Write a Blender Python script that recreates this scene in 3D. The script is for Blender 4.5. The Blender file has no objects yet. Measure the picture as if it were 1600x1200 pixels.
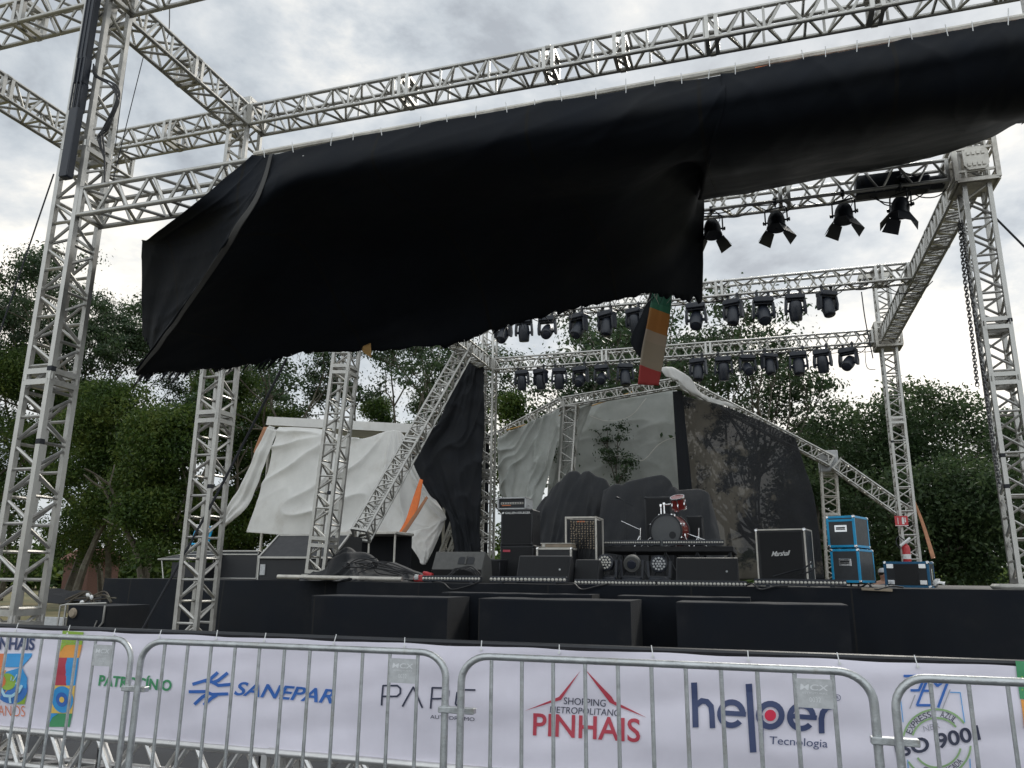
import bpy, bmesh, math, random
import numpy as np
from mathutils import Vector, Matrix, noise
R = math.radians
rng = random.Random(7)
scene = bpy.context.scene
COL = scene.collection

# ------------------------------------------------------------------ camera
EYE = np.array([0, 0, 1.65])
FOC, PITCH, ROLL, YAW = 1220.1, R(13.867), R(0.577), R(17.473)
cy, sy = math.cos(YAW), math.sin(YAW)
FWD = np.array([-sy*math.cos(PITCH), cy*math.cos(PITCH), math.sin(PITCH)])
r0 = np.array([cy, sy, 0]); u0 = np.cross(r0, FWD)
RIGHT = r0*math.cos(ROLL)+u0*math.sin(ROLL)
UP = -r0*math.sin(ROLL)+u0*math.cos(ROLL)
cam = bpy.data.objects.new('camera', bpy.data.cameras.new('camera'))
COL.objects.link(cam)
cam.data.sensor_width = 36; cam.data.lens = FOC/1600*36
cam.data.clip_end = 3000; cam.data.clip_start = .05
m = Matrix.Identity(4)
for i in range(3):
    m[i][0], m[i][1], m[i][2], m[i][3] = RIGHT[i], UP[i], -FWD[i], EYE[i]
cam.matrix_world = m
scene.camera = cam

# ------------------------------------------------------------------ light
SUN_EL, SUN_AZ = R(38), R(8)      # azimuth from +Y towards +X : the sun stands behind the stage, veiled by cloud
sun = bpy.data.objects.new('sun', bpy.data.lights.new('sun', 'SUN')); COL.objects.link(sun)
sun.data.energy = 1.5; sun.data.angle = R(11); sun.data.color = (1, .95, .87)
sd = Vector((math.sin(SUN_AZ)*math.cos(SUN_EL), math.cos(SUN_AZ)*math.cos(SUN_EL), math.sin(SUN_EL)))
sun.rotation_euler = sd.to_track_quat('Z', 'Y').to_euler(); sun.location = (0, 0, 40)
scene.view_settings.view_transform = 'Standard'; scene.view_settings.look = 'None'
scene.view_settings.exposure = 0.25; scene.view_settings.gamma = 1
world = bpy.data.worlds.new('World'); scene.world = world; world.use_nodes = True
def world_nodes():
    nt = world.node_tree; N = nt.nodes; L = nt.links; N.clear()
    out = N.new('ShaderNodeOutputWorld'); bg = N.new('ShaderNodeBackground'); L.new(bg.outputs[0], out.inputs[0])
    sky = N.new('ShaderNodeTexSky'); sky.sky_type = 'NISHITA'; sky.sun_disc = False
    sky.sun_elevation = SUN_EL; sky.sun_rotation = SUN_AZ
    sc = N.new('ShaderNodeVectorMath'); sc.operation = 'SCALE'; sc.inputs['Scale'].default_value = .1
    L.new(sky.outputs[0], sc.inputs[0])
    tc = N.new('ShaderNodeTexCoord')
    mp = N.new('ShaderNodeMapping'); mp.inputs['Scale'].default_value = (1, 1, 1.9); mp.inputs['Location'].default_value = (.35, .1, .2)
    L.new(tc.outputs['Generated'], mp.inputs[0])
    n1 = N.new('ShaderNodeTexNoise'); n1.inputs['Scale'].default_value = 3.1; n1.inputs['Detail'].default_value = 9; n1.inputs['Roughness'].default_value = .6; n1.inputs['Distortion'].default_value = .35
    L.new(mp.outputs[0], n1.inputs['Vector'])
    n2 = N.new('ShaderNodeTexNoise'); n2.inputs['Scale'].default_value = 9; n2.inputs['Detail'].default_value = 6; n2.inputs['Roughness'].default_value = .6
    L.new(mp.outputs[0], n2.inputs['Vector'])
    def math_(op, a, b=None, clamp=False):
        n = N.new('ShaderNodeMath'); n.operation = op; n.use_clamp = clamp
        for i, x in enumerate((a, b)):
            if x is None: continue
            if isinstance(x, (int, float)): n.inputs[i].default_value = x
            else: L.new(x, n.inputs[i])
        return n.outputs[0]
    nz = N.new('ShaderNodeVectorMath'); nz.operation = 'NORMALIZE'; L.new(tc.outputs['Generated'], nz.inputs[0])
    def lobe(d, power):
        dn = N.new('ShaderNodeVectorMath'); dn.operation = 'DOT_PRODUCT'; L.new(nz.outputs[0], dn.inputs[0]); dn.inputs[1].default_value = d
        return math_('POWER', math_('MAXIMUM', dn.outputs['Value'], 0.0), power)
    def pxd(u, v):
        d = (u-800)/FOC*RIGHT+(600-v)/FOC*UP+FWD
        return tuple(d/np.linalg.norm(d))
    # breaks in the cloud where it is thin
    gaps = None
    for u, v, p, a in ((540, 60, 150, .34), (1570, 520, 70, .36), (60, 450, 60, .34), (930, 540, 70, .26), (1180, 640, 130, .26), (560, 330, 120, .10)):
        g = math_('MULTIPLY', lobe(pxd(u, v), p), a)
        gaps = g if gaps is None else math_('ADD', gaps, g)
    f = math_('ADD', math_('ADD', math_('MULTIPLY', n1.outputs['Fac'], 1.08), -.115), math_('MULTIPLY', n2.outputs['Fac'], .22))
    f = math_('ADD', f, math_('MULTIPLY', gaps, math_('ADD', math_('MULTIPLY', n2.outputs['Fac'], 2.0), -.3)))
    cr = N.new('ShaderNodeValToRGB'); L.new(f, cr.inputs[0]); e = cr.color_ramp.elements
    e[0].position = .40; e[0].color = (.38, .41, .445, 1)
    e[1].position = .88; e[1].color = (1.12, 1.06, .97, 1)
    for p, c in ((.5, (.50, .54, .575, 1)), (.60, (.62, .65, .67, 1)), (.70, (.76, .765, .75, 1)), (.8, (.97, .93, .85, 1))):
        x = e.new(p); x.color = c
    # the sky behind the camera is brighter cloud
    back = math_('MULTIPLY', lobe((.1, -.87, .48), 1.5), SKYBACK)
    mul = math_('ADD', back, 1.0)
    vs = N.new('ShaderNodeVectorMath'); vs.operation = 'SCALE'; L.new(cr.outputs[0], vs.inputs[0]); L.new(mul, vs.inputs['Scale'])
    mx = N.new('ShaderNodeMix'); mx.data_type = 'RGBA'; mx.inputs['Factor'].default_value = .93
    L.new(sc.outputs[0], mx.inputs['A']); L.new(vs.outputs[0], mx.inputs['B'])
    L.new(mx.outputs['Result'], bg.inputs[0]); bg.inputs[1].default_value = 1.0
SKYBACK = 1.1
world_nodes()

# ------------------------------------------------------------------ helpers
def ray(u, v): return (u-800)/FOC*RIGHT+(600-v)/FOC*UP+FWD
def aY(u, v, Y):
    d = ray(u, v); return Vector(EYE+d*(Y/d[1]))
def aX(u, v, X):
    d = ray(u, v); return Vector(EYE+d*(X/d[0]))
def pxm(px, u, v, Y):            # metres spanned by px pixels, square to the view, at a point of plane Y
    d = ray(u, v); return px*(Y/d[1])/FOC
def tag(o, label=None, cat=None, group=None, kind=None):
    if label: o['label'] = label
    if cat: o['category'] = cat
    if group: o['group'] = group
    if kind: o['kind'] = kind
    return o
def thing(name, label, cat, loc=(0, 0, 0), rz=0, group=None):
    o = bpy.data.objects.new(name, None); COL.objects.link(o)
    o.empty_display_size = .2
    o.location = loc; o.rotation_euler = (0, 0, rz)
    return tag(o, label, cat, group)
def copy_tree(o, parent=None):
    c = o.copy(); COL.objects.link(c)
    if parent: c.parent = parent
    for ch in list(o.children): copy_tree(ch, c)
    return c
def perp(a):
    a = Vector(a).normalized()
    h = Vector((0, 0, 1)) if abs(a.z) < .9 else Vector((1, 0, 0))
    s = a.cross(h).normalized(); return s, s.cross(a).normalized()

class MB:
    def __init__(s): s.v = []; s.f = []
    def add(s, vs, fs):
        b = len(s.v); s.v += [tuple(x) for x in vs]; s.f += [tuple(b+i for i in q) for q in fs]; return s
    def box(s, c, d, M=None, bev=0):
        hx, hy, hz = d[0]/2, d[1]/2, d[2]/2
        c = Vector(c); vs = []; fs = []
        b = min(bev, hx*.9, hy*.9, hz*.9)
        if b <= 0:
            for k in (-1, 1):
                for j in (-1, 1):
                    for i in (-1, 1): vs.append(Vector((i*hx, j*hy, k*hz)))
            fs = [(0, 2, 3, 1), (4, 5, 7, 6), (0, 1, 5, 4), (2, 6, 7, 3), (0, 4, 6, 2), (1, 3, 7, 5)]
        else:
            idx = {}
            for k in (-1, 1):
                for j in (-1, 1):
                    for i in (-1, 1):
                        for ax in range(3):
                            p = [i*(hx-b), j*(hy-b), k*(hz-b)]; p[ax] = (i*hx, j*hy, k*hz)[ax]
                            idx[i, j, k, ax] = len(vs); vs.append(Vector(p))
            for g in (-1, 1):
                fs += [tuple(idx[g, j, k, 0] for j, k in ((-1, -1), (1, -1), (1, 1), (-1, 1))),
                       tuple(idx[i, g, k, 1] for i, k in ((-1, -1), (1, -1), (1, 1), (-1, 1))),
                       tuple(idx[i, j, g, 2] for i, j in ((-1, -1), (1, -1), (1, 1), (-1, 1)))]
                for h in (-1, 1):
                    fs += [(idx[-1, g, h, 1], idx[1, g, h, 1], idx[1, g, h, 2], idx[-1, g, h, 2]),
                           (idx[g, -1, h, 0], idx[g, 1, h, 0], idx[g, 1, h, 2], idx[g, -1, h, 2]),
                           (idx[g, h, -1, 0], idx[g, h, 1, 0], idx[g, h, 1, 1], idx[g, h, -1, 1])]
                    for q in (-1, 1): fs.append((idx[g, h, q, 0], idx[g, h, q, 1], idx[g, h, q, 2]))
        if M is not None: vs = [M @ x for x in vs]
        return s.add([x+c for x in vs], fs)
    def tube(s, a, b, r, n=8, r2=None, cap=True, ref=None):
        a = Vector(a); b = Vector(b); ax = b-a
        if ax.length < 1e-6: return s
        if ref is None: e1, e2 = perp(ax)
        else:
            e1 = Vector(ref); e1 = (e1-ax.normalized()*e1.dot(ax.normalized())).normalized(); e2 = ax.normalized().cross(e1)
        r2 = r if r2 is None else r2
        off = math.pi/4 if n == 4 else 0
        k = math.sqrt(2) if n == 4 else 1
        vs = []
        for p, rr in ((a, r), (b, r2)):
            for i in range(n):
                t = 2*math.pi*i/n+off; vs.append(p+(e1*math.cos(t)+e2*math.sin(t))*rr*k)
        fs = [(i, (i+1) % n, n+(i+1) % n, n+i) for i in range(n)]
        if cap: fs += [tuple(range(n-1, -1, -1)), tuple(range(n, 2*n))]
        return s.add(vs, fs)
    def pipe(s, pts, r, n=8, closed=False):
        pts = [Vector(p) for p in pts]; N = len(pts)
        rr = r if isinstance(r, (list, tuple)) else [r]*N
        tang = []
        for i in range(N):
            a = pts[(i-1) % N] if (closed or i) else pts[0]; b = pts[(i+1) % N] if (closed or i < N-1) else pts[-1]
            tang.append((b-a).normalized() if (b-a).length > 1e-9 else Vector((0, 0, 1)))
        e1, _ = perp(tang[0]); vs = []
        for i in range(N):
            e1 = e1-tang[i]*e1.dot(tang[i])
            e1 = e1.normalized() if e1.length > 1e-6 else perp(tang[i])[0]
            e2 = tang[i].cross(e1)
            for k in range(n):
                t = 2*math.pi*k/n; vs.append(pts[i]+(e1*math.cos(t)+e2*math.sin(t))*rr[i])
        fs = []
        for i in range(N if closed else N-1):
            j = (i+1) % N
            fs += [(i*n+k, i*n+(k+1) % n, j*n+(k+1) % n, j*n+k) for k in range(n)]
        if not closed: fs += [tuple(range(n-1, -1, -1)), tuple(range((N-1)*n, N*n))]
        return s.add(vs, fs)
    def lathe(s, prof, o=(0, 0, 0), ax=(0, 0, 1), n=20):
        ax = Vector(ax).normalized(); e1, e2 = perp(ax); o = Vector(o); vs = []
        for r, h in prof:
            for k in range(n):
                t = 2*math.pi*k/n; vs.append(o+ax*h+(e1*math.cos(t)+e2*math.sin(t))*max(r, 1e-4))
        fs = []
        for i in range(len(prof)-1):
            fs += [(i*n+k, i*n+(k+1) % n, (i+1)*n+(k+1) % n, (i+1)*n+k) for k in range(n)]
        fs += [tuple(range(n-1, -1, -1)), tuple(range((len(prof)-1)*n, len(prof)*n))]
        return s.add(vs, fs)
    def poly(s, pts): return s.add(pts, [tuple(range(len(pts)))])
    def prism(s, pts, d):           # closed outline pushed along d
        d = Vector(d); n = len(pts); pts = [Vector(p) for p in pts]
        return s.add(pts+[p+d for p in pts], [tuple(range(n-1, -1, -1)), tuple(range(n, 2*n))]+[(i, (i+1) % n, n+(i+1) % n, n+i) for i in range(n)])
    def build(s, name, mt, parent=None, smooth=True, angle=38, fix=True):
        """world=vertices are already in the frame of the parent; a top-level mesh gets its origin at its own foot"""
        me = bpy.data.meshes.new(name)
        vs = s.v; loc = Vector((0, 0, 0))
        if parent is None and vs:
            a = np.array(vs); loc = Vector(((a[:, 0].min()+a[:, 0].max())/2, (a[:, 1].min()+a[:, 1].max())/2, a[:, 2].min()))
            vs = [tuple(Vector(p)-loc) for p in vs]
        me.from_pydata(vs, [], s.f); me.update()
        if fix:
            bm = bmesh.new(); bm.from_mesh(me); bmesh.ops.recalc_face_normals(bm, faces=bm.faces); bm.to_mesh(me); bm.free()
        if smooth:
            me.shade_smooth(); me.set_sharp_from_angle(angle=R(angle))
        if mt: me.materials.append(mt)
        o = bpy.data.objects.new(name, me); COL.objects.link(o)
        if parent: o.parent = parent
        else: o.location = loc
        return o
    def rel(s, root):              # world vertices -> frame of an unrotated root
        l = root.location; s.v = [(p[0]-l[0], p[1]-l[1], p[2]-l[2]) for p in s.v]; return s

def mat(name, col, rough=.6, metal=0, var=.15, vscale=8, bump=0, bscale=60, spec=.5, sheen=0, trans=0, col2=None, mask=None, coat=0):
    mt = bpy.data.materials.new(name); mt.use_nodes = True; nt = mt.node_tree; N, L = nt.nodes, nt.links
    b = N['Principled BSDF']; b.inputs['Metallic'].default_value = metal
    b.inputs['Specular IOR Level'].default_value = spec
    if sheen: b.inputs['Sheen Weight'].default_value = sheen
    if coat: b.inputs['Coat Weight'].default_value = coat
    tc = N.new('ShaderNodeTexCoord')
    n = N.new('ShaderNodeTexNoise'); n.inputs['Scale'].default_value = vscale; n.inputs['Detail'].default_value = 6; n.inputs['Roughness'].default_value = .65
    L.new(tc.outputs['Object'], n.inputs['Vector'])
    cr = N.new('ShaderNodeValToRGB'); L.new(n.outputs['Fac'], cr.inputs[0])
    c = Vector(col); lo = c*(1-var); hi = c*(1+var*.7)
    e = cr.color_ramp.elements; e[0].position = .3; e[1].position = .7
    e[0].color = (*lo, 1); e[1].color = (*hi, 1)
    colout = cr.outputs[0]
    if col2:
        n3 = N.new('ShaderNodeTexNoise'); n3.inputs['Scale'].default_value = mask[0]; n3.inputs['Detail'].default_value = 7; n3.inputs['Roughness'].default_value = .7
        L.new(tc.outputs['Object'], n3.inputs['Vector'])
        r3 = N.new('ShaderNodeValToRGB'); L.new(n3.outputs['Fac'], r3.inputs[0]); r3.color_ramp.elements[0].position = mask[1]; r3.color_ramp.elements[1].position = mask[2]
        mx = N.new('ShaderNodeMix'); mx.data_type = 'RGBA'; L.new(r3.outputs[0], mx.inputs['Factor']); L.new(colout, mx.inputs['A']); mx.inputs['B'].default_value = (*col2, 1)
        colout = mx.outputs['Result']
    L.new(colout, b.inputs['Base Color'])
    rm = N.new('ShaderNodeMapRange'); L.new(n.outputs['Fac'], rm.inputs['Value']); rm.inputs['From Min'].default_value = .3; rm.inputs['From Max'].default_value = .7
    rm.inputs['To Min'].default_value = max(.02, rough-.1); rm.inputs['To Max'].default_value = min(1, rough+.1); L.new(rm.outputs[0], b.inputs['Roughness'])
    if bump:
        n2 = N.new('ShaderNodeTexNoise'); n2.inputs['Scale'].default_value = bscale; n2.inputs['Detail'].default_value = 4
        L.new(tc.outputs['Object'], n2.inputs['Vector'])
        bp = N.new('ShaderNodeBump'); bp.inputs['Strength'].default_value = bump; bp.inputs['Distance'].default_value = .02
        L.new(n2.outputs['Fac'], bp.inputs['Height']); L.new(bp.outputs[0], b.inputs['Normal'])
    if trans:
        t = N.new('ShaderNodeBsdfTranslucent'); L.new(colout, t.inputs[0])
        ms = N.new('ShaderNodeMixShader'); ms.inputs[0].default_value = trans
        L.new(b.outputs[0], ms.inputs[1]); L.new(t.outputs[0], ms.inputs[2]); L.new(ms.outputs[0], N['Material Output'].inputs[0])
    return mt

M = {}
M['alu'] = mat('aluminium', (.50, .49, .46), .40, .82, .22, 5, .06, 90, col2=(.30, .285, .26), mask=(2.5, .56, .74))
M['alu_old'] = mat('weathered_aluminium', (.60, .575, .52), .5, .55, .25, 4, .1, 60, col2=(.34, .31, .27), mask=(3, .55, .72))
M['alu_bright'] = mat('clean_aluminium', (.68, .67, .65), .33, .8, .15, 5, .05, 90)
M['galv'] = mat('galvanised_steel', (.52, .54, .54), .42, .8, .3, 14, .15, 120, col2=(.31, .30, .27), mask=(7, .54, .72))
M['steel'] = mat('chain_steel', (.16, .16, .165), .45, .7, .2, 20)
M['black_metal'] = mat('black_metal', (.022, .024, .028), .45, .2, .3, 14)
M['fixture'] = mat('fixture_housing', (.016, .020, .030), .42, 0, .3, 12, .05, 60)
M['blackcloth'] = mat('black_cloth', (.012, .0135, .0165), .85, 0, .35, 3, .3, 220, spec=.25, col2=(.016, .016, .018), mask=(1.4, .5, .75))
M['mound'] = mat('draped_black_cloth', (.010, .0115, .0145), .75, 0, .4, 2, .3, 220, spec=.4, sheen=.1, col2=(.025, .025, .026), mask=(1.4, .5, .75))
M['skirt'] = mat('stage_skirt_cloth', (.006, .0085, .0135), .85, 0, .3, 1.5, .3, 260, spec=.3, sheen=.05, col2=(.018, .019, .022), mask=(.9, .5, .75))
M['canopy'] = mat('black_canopy_vinyl', (.0055, .0075, .0115), .68, 0, .4, 1.2, .1, 7, spec=.16, col2=(.012, .013, .0145), mask=(.8, .5, .75))
M['meshcloth'] = mat('light_patched_black_mesh', (.016, .017, .02), .85, 0, .4, 3, .2, 150, col2=(.115, .102, .082), mask=(1.1, .515, .60))  # brownish second colour paints light showing through the net between tree silhouettes
M['white_tarp'] = mat('white_tarp', (.72, .71, .68), .6, 0, .10, 1.6, .1, 6, trans=.22, col2=(.56, .53, .48), mask=(1.3, .55, .8))
M['grey_tarp'] = mat('grey_tarp', (.44, .455, .425), .6, 0, .14, 1.5, .12, 6, trans=.2, col2=(.30, .31, .27), mask=(1.1, .5, .8))
M['deck'] = mat('black_deck', (.02, .02, .022), .75, 0, .35, 5, .2, 80)
M['wood'] = mat('worn_board', (.33, .27, .2), .7, 0, .25, 8, .2, 40)
M['case'] = mat('case_panel', (.017, .018, .021), .5, 0, .25, 10, .15, 180)
M['greypanel'] = mat('grey_case_panel', (.055, .06, .066), .45, 0, .25, 10, .15, 180)
M['grille'] = mat('speaker_grille', (.009, .010, .012), .6, .2, .3, 60, .4, 420)
M['greycase'] = mat('grey_speaker_paint', (.105, .105, .10), .65, 0, .25, 12, .25, 150)
M['blue'] = mat('blue_case_edging', (.018, .40, .74), .38, .1, .18, 8)
M['darkblue'] = mat('scuffed_blue_edging', (.010, .13, .27), .45, .1, .3, 10)
M['chrome'] = mat('chrome', (.75, .75, .76), .18, 1, .1, 10)
M['white'] = mat('white_paint', (.78, .78, .77), .5, 0, .08, 10)
M['offwhite'] = mat('dirty_white_cloth', (.62, .60, .55), .8, 0, .2, 6, .3, 40)
M['red'] = mat('red_paint', (.52, .025, .03), .35, 0, .15, 8, coat=.3)
M['drumred'] = mat('maroon_drum_lacquer', (.22, .022, .018), .22, 0, .25, 6, coat=.6)
M['drumhead'] = mat('grey_drum_head', (.10, .105, .11), .4, 0, .12, 6)
M['drumskin'] = mat('tan_drum_head', (.26, .12, .075), .45, 0, .12, 6)
M['orange'] = mat('orange_strap', (.72, .17, .035), .7, 0, .15, 10)
M['brownstrap'] = mat('faded_orange_strap', (.36, .17, .09), .8, 0, .2, 10)
M['yellow'] = mat('ochre_scrap', (.55, .33, .12), .8, 0, .15, 8)
M['lens'] = mat('pale_lens', (.62, .60, .54), .25, .2, .12, 60)
M['glass'] = mat('dark_lens_glass', (.03, .035, .05), .08, 0, .1, 5, coat=.5)
M['rope'] = mat('dark_rope', (.03, .032, .038), .8, 0, .2, 30)
M['cable'] = mat('black_cable', (.014, .014, .016), .55, 0, .2, 30)
M['skin'] = mat('skin', (.42, .24, .17), .55, 0, .1, 20)
M['capcloth'] = mat('grey_cap_cloth', (.45, .46, .48), .8, 0, .12, 20)
M['shirt'] = mat('dark_shirt', (.05, .06, .09), .8, 0, .2, 12)
M['hair'] = mat('dark_hair', (.03, .022, .016), .6, 0, .2, 30)
M['bark'] = mat('bark', (.10, .085, .065), .9, 0, .35, 6, .5, 30, col2=(.16, .16, .12), mask=(3, .5, .7))
M['vinyl'] = mat('banner_vinyl', (.80, .765, .85), .45, 0, .05, 3, .08, 7)
for nm, c in (('p_navy', (.055, .075, .17)), ('p_blue', (.045, .16, .52)), ('p_sky', (.05, .34, .72)), ('p_green', (.06, .30, .13)), ('p_lime', (.32, .50, .07)),
              ('p_orange', (.82, .36, .07)), ('p_redorange', (.78, .22, .08)), ('p_red', (.50, .055, .085)), ('p_dot', (.72, .03, .08)), ('p_grey', (.42, .42, .46)),
              ('p_olive', (.30, .47, .22)), ('p_ink', (.035, .04, .075)), ('p_mid', (.06, .21, .58)), ('p_pale', (.45, .74, .88)), ('p_yellow', (.86, .58, .14))):
    M[nm] = mat('print_'+nm[2:], c, .5, 0, .06, 20)
M['plate'] = mat('grey_plate', (.52, .53, .535), .5, .2, .2, 20)
M['plateink'] = mat('plate_print', (.72, .73, .74), .5, 0, .1, 20)
def seams(nm, pitch, wd, lift):
    mt = M[nm]; N, L = mt.node_tree.nodes, mt.node_tree.links; b = N['Principled BSDF']
    tc = [n for n in N if n.type == 'TEX_COORD'][0]; sx = N.new('ShaderNodeSeparateXYZ'); L.new(tc.outputs['Object'], sx.inputs[0])
    def mth(op, a, v=None):
        n = N.new('ShaderNodeMath'); n.operation = op; L.new(a, n.inputs[0])
        if v is not None: n.inputs[1].default_value = v
        return n.outputs[0]
    f = mth('FRACT', mth('MULTIPLY', mth('ADD', sx.outputs['X'], 50.3), 1/pitch)); k = mth('LESS_THAN', f, wd/pitch)
    old = b.inputs['Base Color'].links[0].from_socket
    mx = N.new('ShaderNodeMix'); mx.data_type = 'RGBA'; L.new(k, mx.inputs['Factor']); L.new(old, mx.inputs['A']); mx.inputs['B'].default_value = (*[lift]*3, 1); L.new(mx.outputs['Result'], b.inputs['Base Color'])
    bp = [n for n in N if n.type == 'BUMP'][0]; b2 = N.new('ShaderNodeBump'); b2.inputs['Distance'].default_value = .01; b2.inputs['Strength'].default_value = .8
    L.new(k, b2.inputs['Height']); L.new(bp.outputs[0], b2.inputs['Normal']); L.new(b2.outputs[0], b.inputs['Normal'])
seams('canopy', 1.42, .03, .0085); seams('skirt', 1.9, .02, .02)
def see_through():
    mt = M['meshcloth']; N, L = mt.node_tree.nodes, mt.node_tree.links; o = N['Material Output']; src = o.inputs[0].links[0].from_socket
    t = N.new('ShaderNodeBsdfTransparent'); ms = N.new('ShaderNodeMixShader'); ms.inputs[0].default_value = .2; L.new(src, ms.inputs[1]); L.new(t.outputs[0], ms.inputs[2]); L.new(ms.outputs[0], o.inputs[0])
see_through()
def curtain_light_patches():  # gathers the painted see-through light towards the left and the bottom
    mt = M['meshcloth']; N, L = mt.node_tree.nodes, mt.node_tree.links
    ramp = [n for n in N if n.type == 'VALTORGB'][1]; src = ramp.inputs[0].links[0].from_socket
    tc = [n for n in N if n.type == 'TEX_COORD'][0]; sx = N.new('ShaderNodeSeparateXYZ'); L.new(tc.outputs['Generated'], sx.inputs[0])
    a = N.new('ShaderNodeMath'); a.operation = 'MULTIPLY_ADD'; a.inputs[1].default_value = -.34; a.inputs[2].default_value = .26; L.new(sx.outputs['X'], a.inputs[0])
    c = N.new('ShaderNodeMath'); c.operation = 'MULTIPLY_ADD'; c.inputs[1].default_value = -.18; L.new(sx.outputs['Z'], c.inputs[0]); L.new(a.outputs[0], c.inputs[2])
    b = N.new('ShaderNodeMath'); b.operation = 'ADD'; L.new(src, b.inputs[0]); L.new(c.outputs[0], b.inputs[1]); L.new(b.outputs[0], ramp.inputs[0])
curtain_light_patches()
def leafmat(name, cols, trans=.35):
    mt = bpy.data.materials.new(name); mt.use_nodes = True; N, L = mt.node_tree.nodes, mt.node_tree.links
    b = N['Principled BSDF']; b.inputs['Roughness'].default_value = .5; b.inputs['Specular IOR Level'].default_value = .3
    g = N.new('ShaderNodeNewGeometry'); cr = N.new('ShaderNodeValToRGB')
    tc = N.new('ShaderNodeTexCoord'); n = N.new('ShaderNodeTexNoise'); n.inputs['Scale'].default_value = .7; n.inputs['Detail'].default_value = 3
    L.new(tc.outputs['Object'], n.inputs['Vector'])
    a = N.new('ShaderNodeMath'); a.operation = 'MULTIPLY_ADD'; L.new(g.outputs['Random Per Island'], a.inputs[0]); a.inputs[1].default_value = .35
    s = N.new('ShaderNodeMath'); s.operation = 'MULTIPLY_ADD'; L.new(n.outputs['Fac'], s.inputs[0]); s.inputs[1].default_value = 1.3; s.inputs[2].default_value = -.32
    L.new(s.outputs[0], a.inputs[2]); L.new(a.outputs[0], cr.inputs[0])
    e = cr.color_ramp.elements; e[0].color = (*cols[0], 1); e[1].color = (*cols[-1], 1); e[0].position = .15; e[1].position = .85
    if len(cols) == 3: x = e.new(.5); x.color = (*cols[1], 1)
    L.new(cr.outputs[0], b.inputs['Base Color'])
    t = N.new('ShaderNodeBsdfTranslucent'); L.new(cr.outputs[0], t.inputs[0])
    ms = N.new('ShaderNodeMixShader'); ms.inputs[0].default_value = trans
    L.new(b.outputs[0], ms.inputs[1]); L.new(t.outputs[0], ms.inputs[2]); L.new(ms.outputs[0], N['Material Output'].inputs[0])
    return mt
M['leaf_dense'] = leafmat('dense_leaves', ((.022, .048, .012), (.06, .105, .022), (.15, .19, .04)), .42)
M['leaf_airy'] = leafmat('thin_canopy_leaves', ((.018, .038, .018), (.038, .068, .028), (.07, .11, .04)), .3)
M['leaf_right'] = leafmat('right_leaves', ((.022, .042, .018), (.05, .085, .034), (.10, .14, .055)), .45)

# ------------------------------------------------------------------ ground
def ground():
    mt = bpy.data.materials.new('trodden_grass'); mt.use_nodes = True; N, L = mt.node_tree.nodes, mt.node_tree.links
    b = N['Principled BSDF']; b.inputs['Roughness'].default_value = .95
    tc = N.new('ShaderNodeTexCoord')
    n = N.new('ShaderNodeTexNoise'); n.inputs['Scale'].default_value = .35; n.inputs['Detail'].default_value = 8; L.new(tc.outputs['Object'], n.inputs[0])
    cr = N.new('ShaderNodeValToRGB'); L.new(n.outputs['Fac'], cr.inputs[0]); e = cr.color_ramp.elements
    e[0].position = .35; e[0].color = (.10, .115, .045, 1); e[1].position = .65; e[1].color = (.27, .21, .10, 1)
    n2 = N.new('ShaderNodeTexNoise'); n2.inputs['Scale'].default_value = 14; n2.inputs['Detail'].default_value = 6; L.new(tc.outputs['Object'], n2.inputs[0])
    mx = N.new('ShaderNodeMix'); mx.data_type = 'RGBA'; mx.blend_type = 'MULTIPLY'; mx.inputs['Factor'].default_value = .6
    L.new(cr.outputs[0], mx.inputs['A']); c2 = N.new('ShaderNodeValToRGB'); c2.color_ramp.elements[0].color = (.45, .45, .45, 1); c2.color_ramp.elements[0].position = .3; c2.color_ramp.elements[1].position = .65
    L.new(n2.outputs['Fac'], c2.inputs[0]); L.new(c2.outputs[0], mx.inputs['B']); L.new(mx.outputs['Result'], b.inputs['Base Color'])
    bp = N.new('ShaderNodeBump'); bp.inputs['Strength'].default_value = .6; L.new(n2.outputs['Fac'], bp.inputs['Height']); L.new(bp.outputs[0], b.inputs['Normal'])
    me = MB(); S = 900
    me.add([(-S, -S, 0), (S, -S, 0), (S, S, 0), (-S, S, 0)], [(0, 1, 2, 3)])
    tag(me.build('ground', mt, smooth=False), kind='structure')
    mb = MB(); n = 60; vs = [(-14+34*i/n+.0, 8.6+1.2*noise.noise(Vector((i*.3, 0, 0))), .004) for i in range(n+1)]
    mb.poly([(-14, -30, .004), (20, -30, .004)]+vs[::-1])
    tag(mb.build('pavement', mat('worn_asphalt', (.075, .078, .085), .9, 0, .25, 3, .5, 120), smooth=False), kind='structure')
ground()

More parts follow.
